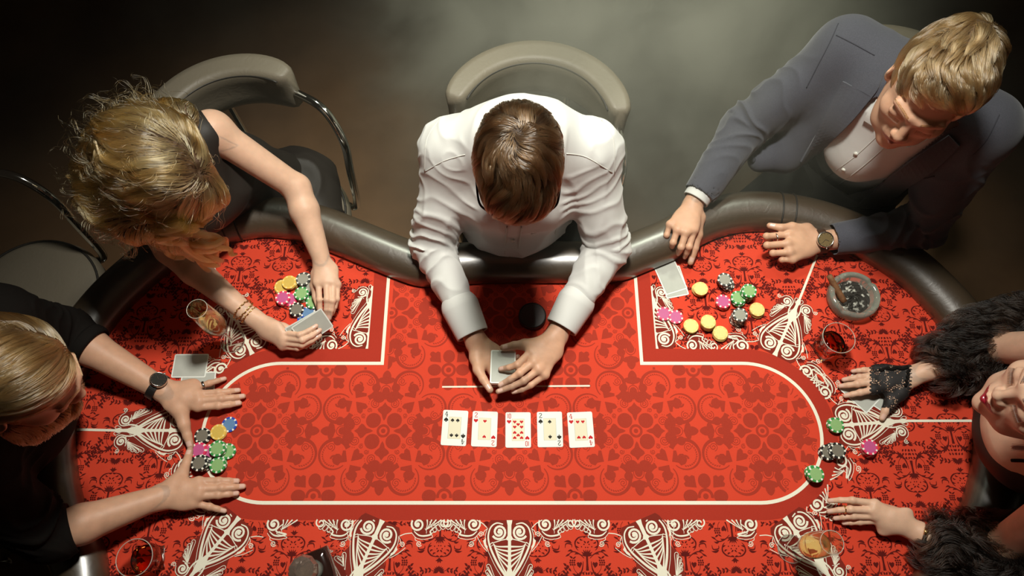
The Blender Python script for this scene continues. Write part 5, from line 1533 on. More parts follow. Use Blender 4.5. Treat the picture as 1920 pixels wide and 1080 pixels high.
v, f = tube([q + R_ @ np.array([0.0108 * math.cos(t), 0, 0.0108 * math.sin(t)]) for t in np.arange(28) * 2 * PI / 28], 0.0017, 8, True); obj('finger_ring', mesh('finger_ring', v, f), suit, M['steel'], True)
# hair
M['hair_sand'] = hair_mat('sandy_hair', (0.235, 0.135, 0.058), 0.24, 0.3, 0.32); M['hair_sand_base'] = mat('sandy_hair_base', (0.085, 0.050, 0.022), 0.7)
cap = Shape(); k_ = 1.06
cap.ell(hs.L(0, -0.018, 0.040), np.array([0.079, 0.096, 0.085]) * k_, hs.R); cap.ell(hs.L(0, -0.045, -0.015), np.array([0.072, 0.066, 0.068]) * k_, hs.R, 0.03)
cap.ell(hs.L(-0.005, 0.022, 0.086), np.array([0.062, 0.054, 0.036]) * k_, hs.R, 0.03); cap.ell(hs.L(0.0, -0.05, 0.092), np.array([0.048, 0.042, 0.038]) * k_, hs.R, 0.03)
mk = hair_region(hs, 0.088)
v, f, _ = cap_obj(cap, mk, suit, M['hair_sand_base'])
roots = sample(v, f, 9000, mk)
pt = grow(cap, roots, flow_short(hs, hs.L(0.0, -0.075, 0.115), (-1.0, 0.25, 0.0), 0.8), 0.052, 8, (0.0, 0.011), 0.4, 0.55, 0.70, 240, seed=9)
strands('hair', pt, suit, M['hair_sand'], 0.0008, 0.0002)
strands('eyebrows', hs.eyebrow(110, B), suit, M['hair_sand'], 0.0005, 0.0002)
strands('eyelashes', hs.lashes(18), suit, M['hair_brown'], 0.0004, 0.0001)
lower_body(suit, pels, fwd)

# ================================================================== blonde player
blonde = person('person with wavy blonde hair in a sleeveless black dress holding two cards', None)
f_, u_ = yawpitch(-0.75, 0.80, 0.0)
hb_ = Head(PT(312, 326, 0.50), f_, u_, 1.0, True)
bf_ = nrm(V(0.72, -0.69, 0))
bl, br = PT(398, 246, 0.325), PT(238, 352, 0.29)      # her left (bare in view) and right shoulder
bm = (bl + br) / 2; nkb = bm + V(0, 0, 0.055) + bf_ * 0.02
el_l, wr_l = PT(556, 352, 0.165), PT(605, 492, 0.075)
el_r, wr_r = PT(318, 468, 0.150), PT(474, 596, 0.060)
pelb = V(-0.725, 1.13, 0.64)
B = Shape(); hb_.build(B, neck_to=nkb, neck_r=0.047)
B.cone(pelb, bm - [0, 0, .1], 0.105, 0.11, 0.04, n=bf_, flat=0.7); B.cone(bl, br, 0.040, 0.040, 0.05); B.cone(nkb, bm - [0, 0, .1], 0.05, 0.10, 0.05)
for a, b, c in ((bl, el_l, wr_l), (br, el_r, wr_r)):
    B.ell(a, (0.047, 0.047, 0.047), None, 0.03); B.cone(a, b, 0.0425, 0.0345, 0.02); m_ = b + (c - b) * 0.3
    B.cone(b, m_, 0.036, 0.0375, 0.014); B.cone(m_, c, 0.0375, 0.0225, 0.012)
h1 = hand(B, (606, 498, 0.070), [(597, 530, 0.066), (612, 529, 0.070), (624, 530, 0.066), (633, 534, 0.058)], [(599, 562, 0.070), (613, 562, 0.072), (624, 564, 0.066), (632, 561, 0.056)],
          [(601, 594, 0.040), (611, 598, 0.038), (618, 597, 0.036), (623, 589, 0.032)], [(594, 514, 0.056), (590, 536, 0.046), (592, 556, 0.036), (598, 578, 0.030)], 0.86)
h2 = hand(B, (477, 597, 0.060), [(531, 624, 0.062), (532, 634, 0.058), (532, 643, 0.050), (530, 650, 0.040)], [(562, 628, 0.074), (567, 638, 0.068), (566, 647, 0.056), (558, 653, 0.042)],
          [(593, 611, 0.068), (600, 619, 0.060), (600, 629, 0.050), (588, 641, 0.038)], [(505, 607, 0.050), (530, 614, 0.044), (548, 618, 0.044), (572, 616, 0.046)], 0.86)
nails_b = h1[0][:4] + h2[0][:3]
def cls(v, f):
    i = np.zeros(len(f), int); c = v[f].mean(1); i[hb_.lip_mask(c)] = 2; i[nail_class(nails_b, v, f, 1)] = 1; return i
skin_mesh('body', B, [h1[1:], h2[1:], hb_.box()], blonde, [M['skin_f'], M['nail'], M['lip_m']], cls, 0.0035)
# dress
S = Shape()
S.cone(pelb + [0, 0, -0.03], pelb + (bm - pelb) * 0.55, 0.150, 0.122, 0.05, n=bf_, flat=0.74)
S.cone(pelb + (bm - pelb) * 0.5, bm - [0, 0, 0.07] + bf_ * 0.015, 0.122, 0.135, 0.05, n=bf_, flat=0.76)
S.ell(bm - V(0, 0, 0.13) + bf_ * 0.075, (0.12, 0.07, 0.065), frame(bf_, (0, 0, 1)), 0.05)
S.cone(bl + (bm - bl) * 0.16 + [0, 0, 0.004], br + (bm - br) * 0.16, 0.057, 0.057, 0.04)
S.cone(nkb - [0, 0, 0.045], bm - [0, 0, 0.06], 0.075, 0.105, 0.04)
for a, b in ((bl, el_l), (br, el_r)): S.cone(a + (a - bm) * 0.02 + (b - a) * 0.17, b, 0.050, 0.040, 0.008, op=-1)
S.ell(nkb + [0, 0, 0.03] + bf_ * 0.02, (0.064, 0.064, 0.06), None, 0.01, -1)
v, f = S.mesh(0.004); v = cloth(v, f, 0.004, 9, 21)
dr = cloth_obj('dress', v, f, blonde, M['dress'])
T = Shape(); fw2 = nrm(V(0.42, -0.91, 0)); hp = pelb + [0, 0, -0.01]
T.ell(hp, (0.185, 0.15, 0.10), frame(fw2, (0, 0, 1)), 0.04)
wv = V(-fw2[1], fw2[0], 0)
for s_ in (-1, 1): T.cone(hp + wv * s_ * 0.085, hp + wv * s_ * 0.075 + fw2 * 0.33, 0.092, 0.072, 0.06)
v, f = T.mesh(0.006); v = cloth(v, f, 0.006, 8, 22); cloth_obj('skirt', v, f, dr, M['dress'])
for s_ in (-1, 1):
    kn = hp + wv * s_ * 0.07 + fw2 * 0.34; an = V(kn[0], kn[1], 0.09) + fw2 * 0.02
    C = Shape(); C.cone(kn, an, 0.050, 0.032, 0.01); C.cone(an, an + fw2 * 0.10 - V(0, 0, 0.055), 0.030, 0.026, 0.02); v, f = C.mesh(0.007); cloth_obj('stocking', v, f, blonde, M['trousers'])
# bracelets
d = nrm(el_r - wr_r)
for o_, rr, tw in ((0.012, 0.0265, 0.0), (0.026, 0.0285, 0.25), (0.034, 0.0292, -0.15)):
    c = wr_r + d * o_; R_ = frame(nrm(d + V(0, 0, tw)), (0, 0, 1)); N_ = 90
    ring = [c + R_ @ np.array([rr * math.cos(t), 0.0010 * math.sin(14 * t), (rr * 0.95 + 0.0006 * math.cos(28 * t)) * math.sin(t)]) for t in np.arange(N_) * 2 * PI / N_]
    v, f = tube(ring, [0.0015 + 0.0006 * math.sin(20 * t) for t in np.arange(N_) * 2 * PI / N_], 6, True); obj('bracelet', mesh('bracelet', v, f), blonde, M['gold'], True)
# long wavy hair: a volume combed with strands
hv = Shape(); L = hb_.L
hv.ell(L(0, -0.016, 0.044), (0.088, 0.108, 0.097), hb_.R)
hv.ell(L(0, -0.075, 0.0), (0.090, 0.075, 0.095), hb_.R, 0.05)
for px, py, h, r in ((238, 262, 0.50, 0.055), (205, 300, 0.47, 0.058), (190, 352, 0.44, 0.050), (225, 385, 0.44, 0.055), (275, 235, 0.47, 0.050), (335, 222, 0.45, 0.040), (262, 415, 0.42, 0.045)):
    hv.ell(PT(px, py, h), (r, r, r * 0.9), None, 0.05)
hv.cone(L(0.065, 0.05, 0.0), PT(345, 446, 0.36), 0.030, 0.022, 0.03); hv.cone(PT(345, 446, 0.36), PT(382, 474, 0.27), 0.022, 0.014, 0.02)
hv.cone(L(-0.03, 0.075, 0.055), L(0.075, 0.06, -0.02), 0.035, 0.035, 0.03)
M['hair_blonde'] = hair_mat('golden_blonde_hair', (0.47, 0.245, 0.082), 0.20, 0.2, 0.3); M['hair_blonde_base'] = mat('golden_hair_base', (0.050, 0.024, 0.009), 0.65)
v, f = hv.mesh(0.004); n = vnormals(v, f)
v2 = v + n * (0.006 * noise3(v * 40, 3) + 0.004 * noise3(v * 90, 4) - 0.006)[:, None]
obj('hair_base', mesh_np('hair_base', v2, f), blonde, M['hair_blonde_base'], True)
part_a, part_b = PT(352, 262, 0.62), PT(402, 322, 0.58)
def flow_b(p):
    a = part_a; d = part_b - part_a; t = np.clip(((p - a) @ d) / (d @ d), 0, 1)
    q = a + t[:, None] * d; o = p - q; o = o / (np.linalg.norm(o, axis=1)[:, None] + 1e-6)
    back = -hb_.R[:, 1] * 0.55 + np.array([-0.25, 0, 0])
    low = np.clip((PT(312, 326, 0.44)[2] - p[:, 2]) / 0.12, 0, 1)[:, None]
    fr = np.clip((hb_.local(p)[:, 1] - 0.01) / 0.05, 0, 1)[:, None]
    return o * 1.0 + back * (1 - fr) + np.array([0.15, -0.55, -0.3]) * fr * 0.9 + np.array([0.45, -0.30, -0.9]) * low * 2.2
def wave_b(p, t):
    return np.stack([noise3(p * 28, 31), noise3(p * 28, 32), noise3(p * 28, 33)], 1) * (0.15 + 0.95 * t)
roots = sample(v, f, 11000, lambda c: (c[:, 2] > TZ + 0.22).astype(float))
pt = grow(hv, roots, flow_b, 0.135, 13, (0.0, 0.008), 0.08, 0.25, 0.72, 330, seed=13, wave=wave_b)
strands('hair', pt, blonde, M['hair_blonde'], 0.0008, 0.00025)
def lock(guide, n, spread, curl, subs):
    """a hanging wavy lock made of several twisting wisps"""
    g = catmull(np.array(guide), 7); k = len(g); t = np.linspace(0, 1, k); out = []; tone = []
    tan = np.gradient(g, axis=0); tan /= np.linalg.norm(tan, axis=1)[:, None]
    a = np.cross(tan, [0.3, 0.5, 0.8]); a /= np.linalg.norm(a, axis=1)[:, None]; b = np.cross(tan, a)
    for j in range(subs):
        R0 = spread * math.sqrt((j + 0.5) / subs); th = j * 2.4; ph = RNG.uniform(0, 6.28); fq = RNG.uniform(7, 11); cu_ = curl * RNG.uniform(0.6, 1.4); tj = RNG.uniform(0, 0.75); ln = RNG.uniform(0.75, 1.0)
        for i in range(n // subs):
            r = 0.011 * math.sqrt(RNG.uniform()); q = RNG.uniform(0, 6.28); tt = t * ln
            w = (1 - 0.5 * tt) ; c = cu_ * (0.2 + tt) * np.sin(tt * fq + ph); c2 = cu_ * (0.2 + tt) * np.cos(tt * fq + ph)
            ctr = np.stack([np.interp(tt, t, g[:, d]) for d in range(3)], 1)
            out.append(ctr + a * (w * (R0 * math.cos(th) + r * math.cos(q)) + c)[:, None] + b * (w * (R0 * math.sin(th) + r * math.sin(q)) + c2)[:, None]); tone.append(tj + RNG.uniform(0, 0.25))
    return np.array(out), np.array(tone)
for gd_, n_, sp_, cu_, sb_ in (([L(0.03, 0.085, 0.07), L(0.075, 0.075, 0.0), PT(346, 440, 0.38), PT(378, 470, 0.29), PT(404, 492, 0.22)], 1700, 0.034, 0.011, 17),
       ([L(0.0, 0.095, 0.06), L(0.06, 0.10, -0.02), PT(376, 450, 0.36), PT(412, 458, 0.28), PT(420, 480, 0.24)], 700, 0.018, 0.013, 7),
       ([L(0.07, 0.03, 0.05), L(0.095, 0.03, -0.03), PT(300, 440, 0.36), PT(322, 462, 0.28), PT(350, 478, 0.24)], 1000, 0.026, 0.011, 10)):
    q, tn = lock(gd_, n_, sp_, cu_, sb_); TONE[0] = tn; strands('hair_lock', q, blonde, M['hair_blonde'], 0.0006, 0.0002)
ed = sample(v, f, 900, lambda c: (project(c)[:, 0] < 300).astype(float) + 0.2)
strands('loose_curls', grow(hv, ed, flow_b, 0.10, 12, (0.0, 0.02), 0.9, 1.6, 0.2, 120, seed=23, wave=lambda p, t: wave_b(p * 1.7, 1.0) * 1.3, freeze=1), blonde, M['hair_blonde'], 0.0004, 0.00015)
# cards held up to her
for i, (px, py, h, yw, tl) in enumerate(((574, 617, 0.056, -57, 50), (586, 613, 0.060, -53, 50))):
    c = PT(px, py, h)
    back_card(tuple(c), (0, math.radians(tl), math.radians(yw)), ('grey backed card held at the front by the blonde player' if i else 'grey backed card held behind another by the blonde player'), 'cards held by the blonde player')

# ================================================================== bearded player
beard = person('person with combed back hair and beard in a black shirt pushing chips', None)
f_, u_ = yawpitch(0.04, 0.68, 0.14)
hB = Head(PT(22, 712, 0.56), f_, u_, 1.06)
bl, br = PT(-12, 600, 0.33), PT(-62, 890, 0.33)
bm = (bl + br) / 2; nkB = bm + V(0.02, 0, 0.06)
el_l, wr_l = PT(118, 622, 0.125), PT(303, 730, 0.050)
el_r, wr_r = PT(95, 1003, 0.125), PT(298, 933, 0.050)
pelB = V(-1.40, 0.36, 0.65)
B = Shape(); hB.build(B, neck_to=nkB, neck_r=0.058)
B.cone(pelB, bm - [0, 0, .1], 0.12, 0.14, 0.04, n=(1, 0, 0), flat=0.7); B.cone(bl, br, 0.05, 0.05, 0.05); B.cone(nkB, bm - [0, 0, .1], 0.06, 0.12, 0.05)
for a, b, c in ((bl, el_l, wr_l), (br, el_r, wr_r)):
    B.cone(a, b, 0.048, 0.041, 0.02); m_ = b + (c - b) * 0.28; B.cone(b, m_, 0.041, 0.044, 0.014); B.cone(m_, c, 0.044, 0.0275, 0.012)
h1 = hand(B, (305, 732, 0.048), [(371, 763, 0.040), (374, 751, 0.044), (372, 739, 0.042), (364, 728, 0.036)], [(410, 761, 0.034), (415, 748, 0.036), (410, 736, 0.034), (392, 719, 0.028)],
          [(449, 756, 0.014), (456, 743, 0.014), (447, 732, 0.014), (421, 710, 0.013)], [(334, 768, 0.042), (345, 796, 0.034), (351, 816, 0.026), (357, 836, 0.018)], 1.03)
h2 = hand(B, (300, 932, 0.048), [(373, 903, 0.040), (376, 917, 0.044), (373, 930, 0.042), (364, 944, 0.036)], [(410, 902, 0.034), (416, 915, 0.036), (410, 928, 0.034), (393, 950, 0.028)],
          [(445, 902, 0.014), (456, 912, 0.014), (444, 925, 0.014), (421, 958, 0.013)], [(326, 906, 0.042), (342, 886, 0.034), (350, 867, 0.026), (356, 846, 0.018)], 1.03)
nails_B = h1[0] + h2[0]
def cls(v, f):
    i = np.zeros(len(f), int); c = v[f].mean(1); i[hB.lip_mask(c)] = 2; i[nail_class(nails_B, v, f, 1)] = 1; return i
skin_mesh('body', B, [h1[1:], h2[1:], hB.box()], beard, [M['skin_m'], M['nail'], M['lip_m']], cls, 0.0035)
S = Shape()
S.cone(pelB + [0, 0, -0.04], pelB + (bm - pelB) * 0.55, 0.175, 0.165, 0.05, n=(1, 0, 0), flat=0.74)
S.cone(pelB + (bm - pelB) * 0.5, bm - [0, 0, 0.08], 0.170, 0.18, 0.05, n=(1, 0, 0), flat=0.72)
S.cone(bl, br, 0.070, 0.070, 0.05); S.cone(nkB - [0, 0, 0.03], bm - [0, 0, .05], 0.075, 0.12, 0.05)
for s_ in (bl, br): S.cone(nkB - [0, 0, 0.02], s_ + [0, 0, 0.005], 0.058, 0.066, 0.05)
arms = []
for a, b, c, e in ((bl, el_l, wr_l, 0.30), (br, el_r, wr_r, 0.19)):
    end = b + (c - b) * e; arms.append([a, b, end]); d = nrm(c - b)
    S.cone(a, b, 0.070, 0.059, 0.03); S.cone(b, end, 0.059, 0.053, 0.015)
    S.plane(end, d, end - 0.09, end + 0.09)
v, f = S.mesh(0.004); n = vnormals(v, f)
for i, a in enumerate(arms): v = sleeve_folds(v, n, a, 0.010, 21, 4 + 3 * i, reach=0.12)
v = cloth(v, f, 0.006, 7, 33)
st = cloth_obj('shirt', v, f, beard, M['black_cloth'])
for a in arms:   # rolled hem
    d = nrm(a[2] - a[1]); R_ = frame(d, (0, 0, 1))
    v, f = tube([a[2] - d * 0.014 + R_ @ np.array([0.0535 * math.cos(t), 0, 0.0535 * math.sin(t)]) for t in np.arange(40) * 2 * PI / 40], 1.0, 10, True, flat=(0.0055, 0.016), up=d)
    obj('sleeve_roll', mesh('sleeve_roll', v, f), st, M['black_cloth'], True)
d = nrm(el_l - wr_l); watch(beard, wr_l + d * 0.012, d, (0.10, 0.45, 1), (0.0325, 0.0295), M['strap_black'], M['dial'], 1.0)
a_, b_ = PT(364, 728, 0.036), PT(392, 719, 0.028); q = a_ + (b_ - a_) * 0.62; R_ = frame(nrm(b_ - a_), (0, 0, 1))
v, f = tube([q + R_ @ np.array([0.0095 * math.cos(t), 0, 0.0095 * math.sin(t)]) for t in np.arange(24) * 2 * PI / 24], 1.0, 8, True, flat=(0.0014, 0.0035), up=nrm(b_ - a_)); obj('finger_ring', mesh('finger_ring', v, f), beard, M['steel'], True)
cap = Shape(); k_ = 1.06
cap.ell(hB.L(0, -0.020, 0.042), np.array([0.081, 0.098, 0.087]) * k_, hB.R); cap.ell(hB.L(0, -0.055, -0.015), np.array([0.078, 0.072, 0.075]) * k_, hB.R, 0.03)
cap.ell(hB.L(0.010, 0.002, 0.085), np.array([0.058, 0.056, 0.036]) * k_, hB.R, 0.03)
mk = hair_region(hB, 0.070)
M['hair_dark_blond'] = hair_mat('dark_blond_hair', (0.25, 0.142, 0.056), 0.20, 0.3, 0.32); M['hair_db_base'] = mat('dark_blond_base', (0.075, 0.042, 0.018), 0.7)
v, f, _ = cap_obj(cap, mk, beard, M['hair_db_base'])
roots = sample(v, f, 9500, mk)
def flow_back(p):
    l = hB.local(p); s_ = np.where(l[:, 0] > -0.035, 1.0, -0.9)[:, None]
    return -hB.R[:, 1] * 0.75 + hB.R[:, 0] * s_ * 0.75 - hB.R[:, 2] * 0.25
pt = grow(cap, roots, flow_back, 0.10, 9, (0.0, 0.010), 0.12, 0.18, 0.55, 300, seed=17)
strands('hair', pt, beard, M['hair_dark_blond'], 0.0008, 0.00025)
bc = Shape(); bc.ell(hB.L(0, 0.045, -0.075), np.array([0.060, 0.060, 0.052]) * k_, hB.R); bc.ell(hB.L(0, 0.075, -0.105), np.array([0.034, 0.032, 0.035]) * k_, hB.R, 0.03)
for s_ in (-1, 1): bc.cone(hB.L(s_ * 0.066, 0.008, -0.03), hB.L(s_ * 0.048, 0.045, -0.075), 0.018, 0.03, 0.03)
v, f = bc.mesh(0.004)
mb = lambda c: ((hB.local(c)[:, 2] < -0.045) | ((np.abs(hB.local(c)[:, 0]) > 0.045) & (hB.local(c)[:, 2] < -0.01))).astype(float)
keep = mb(v[f].mean(1)) > .5
M['beard'] = hair_mat('reddish_beard', (0.16, 0.075, 0.030), 0.3); M['beard_base'] = mat('beard_base', (0.060, 0.030, 0.014), 0.8)
obj('beard_base', mesh_np('beard_base', v - vnormals(v, f) * 0.004, f[keep]), beard, M['beard_base'], True)
roots = sample(v, f, 5000, mb)
pt = grow(bc, roots, lambda p: np.tile(hB.R @ np.array([0, 0.35, -0.9]), (len(p), 1)), 0.030, 6, (0.0, 0.008), 0.9, 0.7, 0.3, 250, seed=19)
strands('beard', pt, beard, M['beard'], 0.0006, 0.0002)
strands('moustache', grow(bc, np.array([hB.L(RNG.uniform(-0.024, 0.024), 0.1, RNG.uniform(-0.050, -0.042)) for _ in range(500)]), lambda p: np.stack([hB.R[:, 0]] * len(p)) * np.sign(hB.local(p)[:, :1]) - hB.R[:, 2] * 0.8, 0.022, 5, (0.0, 0.02), 0.3, 0.4, 0, 0, freeze=1), beard, M['beard'], 0.0006, 0.0002)
strands('eyebrows', hB.eyebrow(90, B), beard, M['hair_dark_blond'], 0.0006, 0.0002)
lower_body(beard, pelB, (1, 0, 0))

# ================================================================== player in the fur wrap
lady = person('person with red lipstick in a dark fur wrap and one lace glove', None)
f_, u_ = yawpitch(3.06, -0.06, 0.10)
hL = Head(PT(2003, 748, 0.585), f_, u_, 1.02, True)
rr, ll = PT(2008, 655, 0.33), PT(2008, 940, 0.33)
lm = (rr + ll) / 2; nkL = lm + V(-0.01, 0.0, 0.055)
el_r, wr_r = PT(1842, 652, 0.090), PT(1716, 704, 0.042)
el_l, wr_l = PT(1850, 1046, 0.080), PT(1728, 1000, 0.045)
pelL = V(1.50, 0.33, 0.65)
B = Shape(); hL.build(B, neck_to=nkL, neck_r=0.047)
B.cone(pelL, lm - [0, 0, .1], 0.105, 0.115, 0.04, n=(1, 0, 0), flat=0.72); B.cone(rr, ll, 0.043, 0.043, 0.05); B.cone(nkL, lm - [0, 0, .1], 0.05, 0.10, 0.05)
B.ell(lm + V(-0.018, 0.055, -0.13), (0.052, 0.052, 0.052), None, 0.04); B.ell(lm + V(-0.018, -0.055, -0.13), (0.052, 0.052, 0.052), None, 0.04)
for s_ in (rr, ll): B.cone(nkL - [0, 0, 0.02], s_, 0.035, 0.040, 0.04); B.cone(lm + V(-0.075, 0, -0.015), s_ + V(-0.02, 0, 0.012), 0.012, 0.012, 0.02)
for a, b, c in ((rr, el_r, wr_r), (ll, el_l, wr_l)):
    B.ell(a, (0.048, 0.048, 0.048), None, 0.03); B.cone(a, b, 0.044, 0.036, 0.02); m_ = b + (c - b) * 0.3; B.cone(b, m_, 0.036, 0.037, 0.014); B.cone(m_, c, 0.037, 0.0235, 0.012)
h1 = hand(B, (1712, 705, 0.040), [(1637, 731, 0.030), (1634, 716, 0.034), (1636, 704, 0.032), (1641, 693, 0.026)], [(1613, 736, 0.026), (1607, 720, 0.030), (1611, 707, 0.028), (1620, 694, 0.022)],
          [(1585, 742, 0.011), (1575, 724, 0.011), (1582, 712, 0.011), (1599, 696, 0.010)], [(1688, 738, 0.032), (1669, 757, 0.024), (1660, 770, 0.018), (1654, 784, 0.011)], 0.90)
h2 = hand(B, (1724, 999, 0.042), [(1640, 944, 0.050), (1636, 957, 0.048), (1640, 968, 0.042), (1648, 977, 0.034)], [(1598, 938, 0.050), (1594, 955, 0.046), (1600, 968, 0.036), (1612, 979, 0.026)],
          [(1555, 939, 0.026), (1554, 959, 0.022), (1566, 972, 0.016), (1582, 981, 0.012)], [(1672, 962, 0.034), (1645, 950, 0.026), (1622, 946, 0.020), (1594, 946, 0.018)], 0.88)
nails_L = h1[0] + h2[0][:4]
def cls(v, f):
    i = np.zeros(len(f), int); c = v[f].mean(1); i[hL.lip_mask(c)] = 2; i[nail_class(nails_L, v, f, 1)] = 1; return i
skin_mesh('body', B, [h1[1:], h2[1:], hL.box()], lady, [M['skin_f'], M['nail'], M['lip_red']], cls, 0.0035)
# dress bodice with straps
S = Shape()
S.cone(pelL + [0, 0, -0.04], pelL + (lm - pelL) * 0.55, 0.155, 0.125, 0.05, n=(1, 0, 0), flat=0.74)
S.cone(pelL + (lm - pelL) * 0.5, lm - [0, 0, 0.13], 0.128, 0.130, 0.05, n=(1, 0, 0), flat=0.74)
for s_ in (-1, 1): S.ell(lm + V(-0.020, 0.057 * s_, -0.13), (0.059, 0.059, 0.059), None, 0.03)
S.plane(lm + V(-0.05, 0, -0.030), (-0.1, 0, 1), lm - 0.3, lm + 0.3)
v, f = S.mesh(0.004); bd = cloth_obj('dress', v, f, lady, M['dress'])
for s_ in (1, -1):
    pts = catmull([lm + V(-0.10, 0.07 * s_, -0.08), lm + V(-0.075, 0.085 * s_, -0.01), lm + V(-0.02, 0.095 * s_, 0.045), lm + V(0.05, 0.085 * s_, 0.02), lm + V(0.09, 0.07 * s_, -0.06)], 6)
    pts = np.array(pts)
    for _ in range(6): g = grad(B, pts, 0.004); pts = pts - g * (B.at(pts) - 0.002)[:, None]
    v, f = tube(pts, 0.0038, 8); obj('strap', mesh('strap', v, f), bd, M['black_cloth'], True)
# fur wrap: sleeves on both forearms and round the back
W = Shape()
W.cone(el_r + V(0.10, 0.015, 0.02), el_r, 0.085, 0.078, 0.05); W.cone(el_r, wr_r + (el_r - wr_r) * 0.42, 0.076, 0.060, 0.03)
W.cone(el_l + V(0.10, -0.03, 0.02), el_l, 0.088, 0.080, 0.05); W.cone(el_l, wr_l + (el_l - wr_l) * 0.32, 0.078, 0.062, 0.03)
W.cone(el_r + V(0.10, 0.015, 0.02), rr + V(0.13, 0.05, -0.13), 0.085, 0.075, 0.05); W.cone(rr + V(0.13, 0.05, -0.13), V(1.30, 0.33, 0.98), 0.075, 0.07, 0.05)
W.cone(el_l + V(0.10, -0.03, 0.02), ll + V(0.13, -0.05, -0.13), 0.088, 0.075, 0.05); W.cone(ll + V(0.13, -0.05, -0.13), V(1.30, 0.33, 0.98), 0.075, 0.07, 0.05)
for w_, e_, k_ in ((wr_r, el_r, 0.42), (wr_l, el_l, 0.32)):
    d = nrm(w_ - e_); W.cone(w_ + (e_ - w_) * (k_ + 0.10), w_, 0.048, 0.050, 0.004, op=-1)
W.plane((0, 0, TZ + 0.004), (0, 0, -1), (0.8, -0.2, 0.5), (1.18, 0.8, TZ + 0.02))
v, f = W.mesh(0.006); v2 = v + vnormals(v, f) * (0.008 * noise3(v * 30, 5) - 0.006)[:, None]
fw_ = obj('fur_wrap', mesh_np('fur_wrap', v2, f), lady, mat('fur_base', (0.012, 0.008, 0.006), 0.9), True)
vis = lambda c: ((project(c)[:, 0] < 1960) & (c[:, 2] > TZ + 0.01)).astype(float)
roots = sample(v2, f, 15000, vis)
pt = grow(W, roots, lambda p: np.stack([noise3(p * 16, 41) - 0.7, noise3(p * 16, 42), noise3(p * 16, 43) - 0.2], 1), 0.042, 6, (0.0, 0.028), 1.1, 1.0, 0.55, 500, seed=44, freeze=1)
pt[:, :, 2] = np.maximum(pt[:, :, 2], TZ + 0.0012)
strands('fur', pt, fw_, M['fur'], 0.0007, 0.00015)
q = sample(v, f, 70, vis); V_, F_ = [], []
for c in q + RNG.normal(0, 0.004, q.shape) + [0, 0, 0.018]:
    k = len(V_); r = 0.0013
    V_ += [c + V(*d) * r for d in ((1, 0, 0), (-1, 0, 0), (0, 1, 0), (0, -1, 0), (0, 0, 1), (0, 0, -1))]
    F_ += [(k + a, k + b, k + c_) for a, b, c_ in ((0, 2, 4), (2, 1, 4), (1, 3, 4), (3, 0, 4), (2, 0, 5), (1, 2, 5), (3, 1, 5), (0, 3, 5))]
tag(obj('sequins', mesh('sequins', V_, F_), fw_, M['steel']), kind='stuff')
# lace glove
def lace_mat():
    m = bpy.data.materials.new('black_lace'); m.use_nodes = True; nt = m.node_tree; b = nt.nodes['Principled BSDF']
    b.inputs['Base Color'].default_value = (0.010, 0.008, 0.008, 1); b.inputs['Roughness'].default_value = 0.7
    tc = nt.nodes.new('ShaderNodeTexCoord'); vo = nt.nodes.new('ShaderNodeTexVoronoi'); vo.inputs['Scale'].default_value = 230; vo.feature = 'DISTANCE_TO_EDGE'
    no = nt.nodes.new('ShaderNodeTexNoise'); no.inputs['Scale'].default_value = 75; no.inputs['Detail'].default_value = 3
    nt.links.new(tc.outputs['Object'], vo.inputs['Vector']); nt.links.new(tc.outputs['Object'], no.inputs['Vector'])
    c1 = nt.nodes.new('ShaderNodeMath'); c1.operation = 'GREATER_THAN'; c1.inputs[1].default_value = 0.16
    c2 = nt.nodes.new('ShaderNodeMath'); c2.operation = 'GREATER_THAN'; c2.inputs[1].default_value = 0.52
    mu = nt.nodes.new('ShaderNodeMath'); mu.operation = 'MULTIPLY'
    nt.links.new(vo.outputs['Distance'], c1.inputs[0]); nt.links.new(no.outputs['Fac'], c2.inputs[0]); nt.links.new(c1.outputs[0], mu.inputs[0]); nt.links.new(c2.outputs[0], mu.inputs[1])
    inv = nt.nodes.new('ShaderNodeMath'); inv.operation = 'SUBTRACT'; inv.inputs[0].default_value = 1.0; nt.links.new(mu.outputs[0], inv.inputs[1])
    nt.links.new(inv.outputs[0], b.inputs['Alpha']); return m
M['lace'] = lace_mat()
g, o_ = B.grid(h1[1], h1[2], 0.002); v, f = nets(g - 0.0016, o_, 0.002); v = relax(v, f)
px = project(v[f].mean(1)); scal = 3.0 * np.sin(px[:, 1] * 0.9)
keep = (px[:, 0] > 1632 + scal * 0.6) & (px[:, 0] < 1707 + scal) & ~((px[:, 1] > 764) & (px[:, 0] < 1668))
GB = bvh(v, f); gv = obj('lace_glove', mesh_np('lace_glove', v, f[keep]), lady, M['lace'], True)
rg = np.array([PT(1704 + 2 * math.sin(i * 2.1), 688 + i * 3.0, 0.07) for i in range(13)])
for _ in range(10): gg = grad(B, rg, 0.003); rg = rg - gg * (B.at(rg) - 0.003)[:, None]
v, f = tube(rg, [0.0032 + 0.0014 * math.sin(i * 2.4) for i in range(13)], 8); obj('ruffle', mesh('ruffle', v, f), gv, M['black_cloth'], True)
q = np.array([PT(1650 + i * 4.0, 687 + 2.0 * math.sin(i * 1.3), 0.06) for i in range(14)])
for _ in range(10): gg = grad(B, q, 0.003); q = q - gg * (B.at(q) - 0.003)[:, None]
v, f = tube(q, [0.0030 + 0.0020 * abs(math.sin(i * 1.1)) for i in range(14)], 8); obj('ruffle', mesh('ruffle', v, f), gv, M['black_cloth'], True)
for px_ in ((1653, 695), (1659, 695)):
    c = hit(GB, [px_], 0.001)[0]; v, f = lathe([(0.0001, 0.0016), (0.0012, 0.0012), (0.0016, 0), (0.0001, -0.001)], 10); o = obj('bead', mesh('bead', v, f), gv, M['button'], True); o.location = tuple(c)
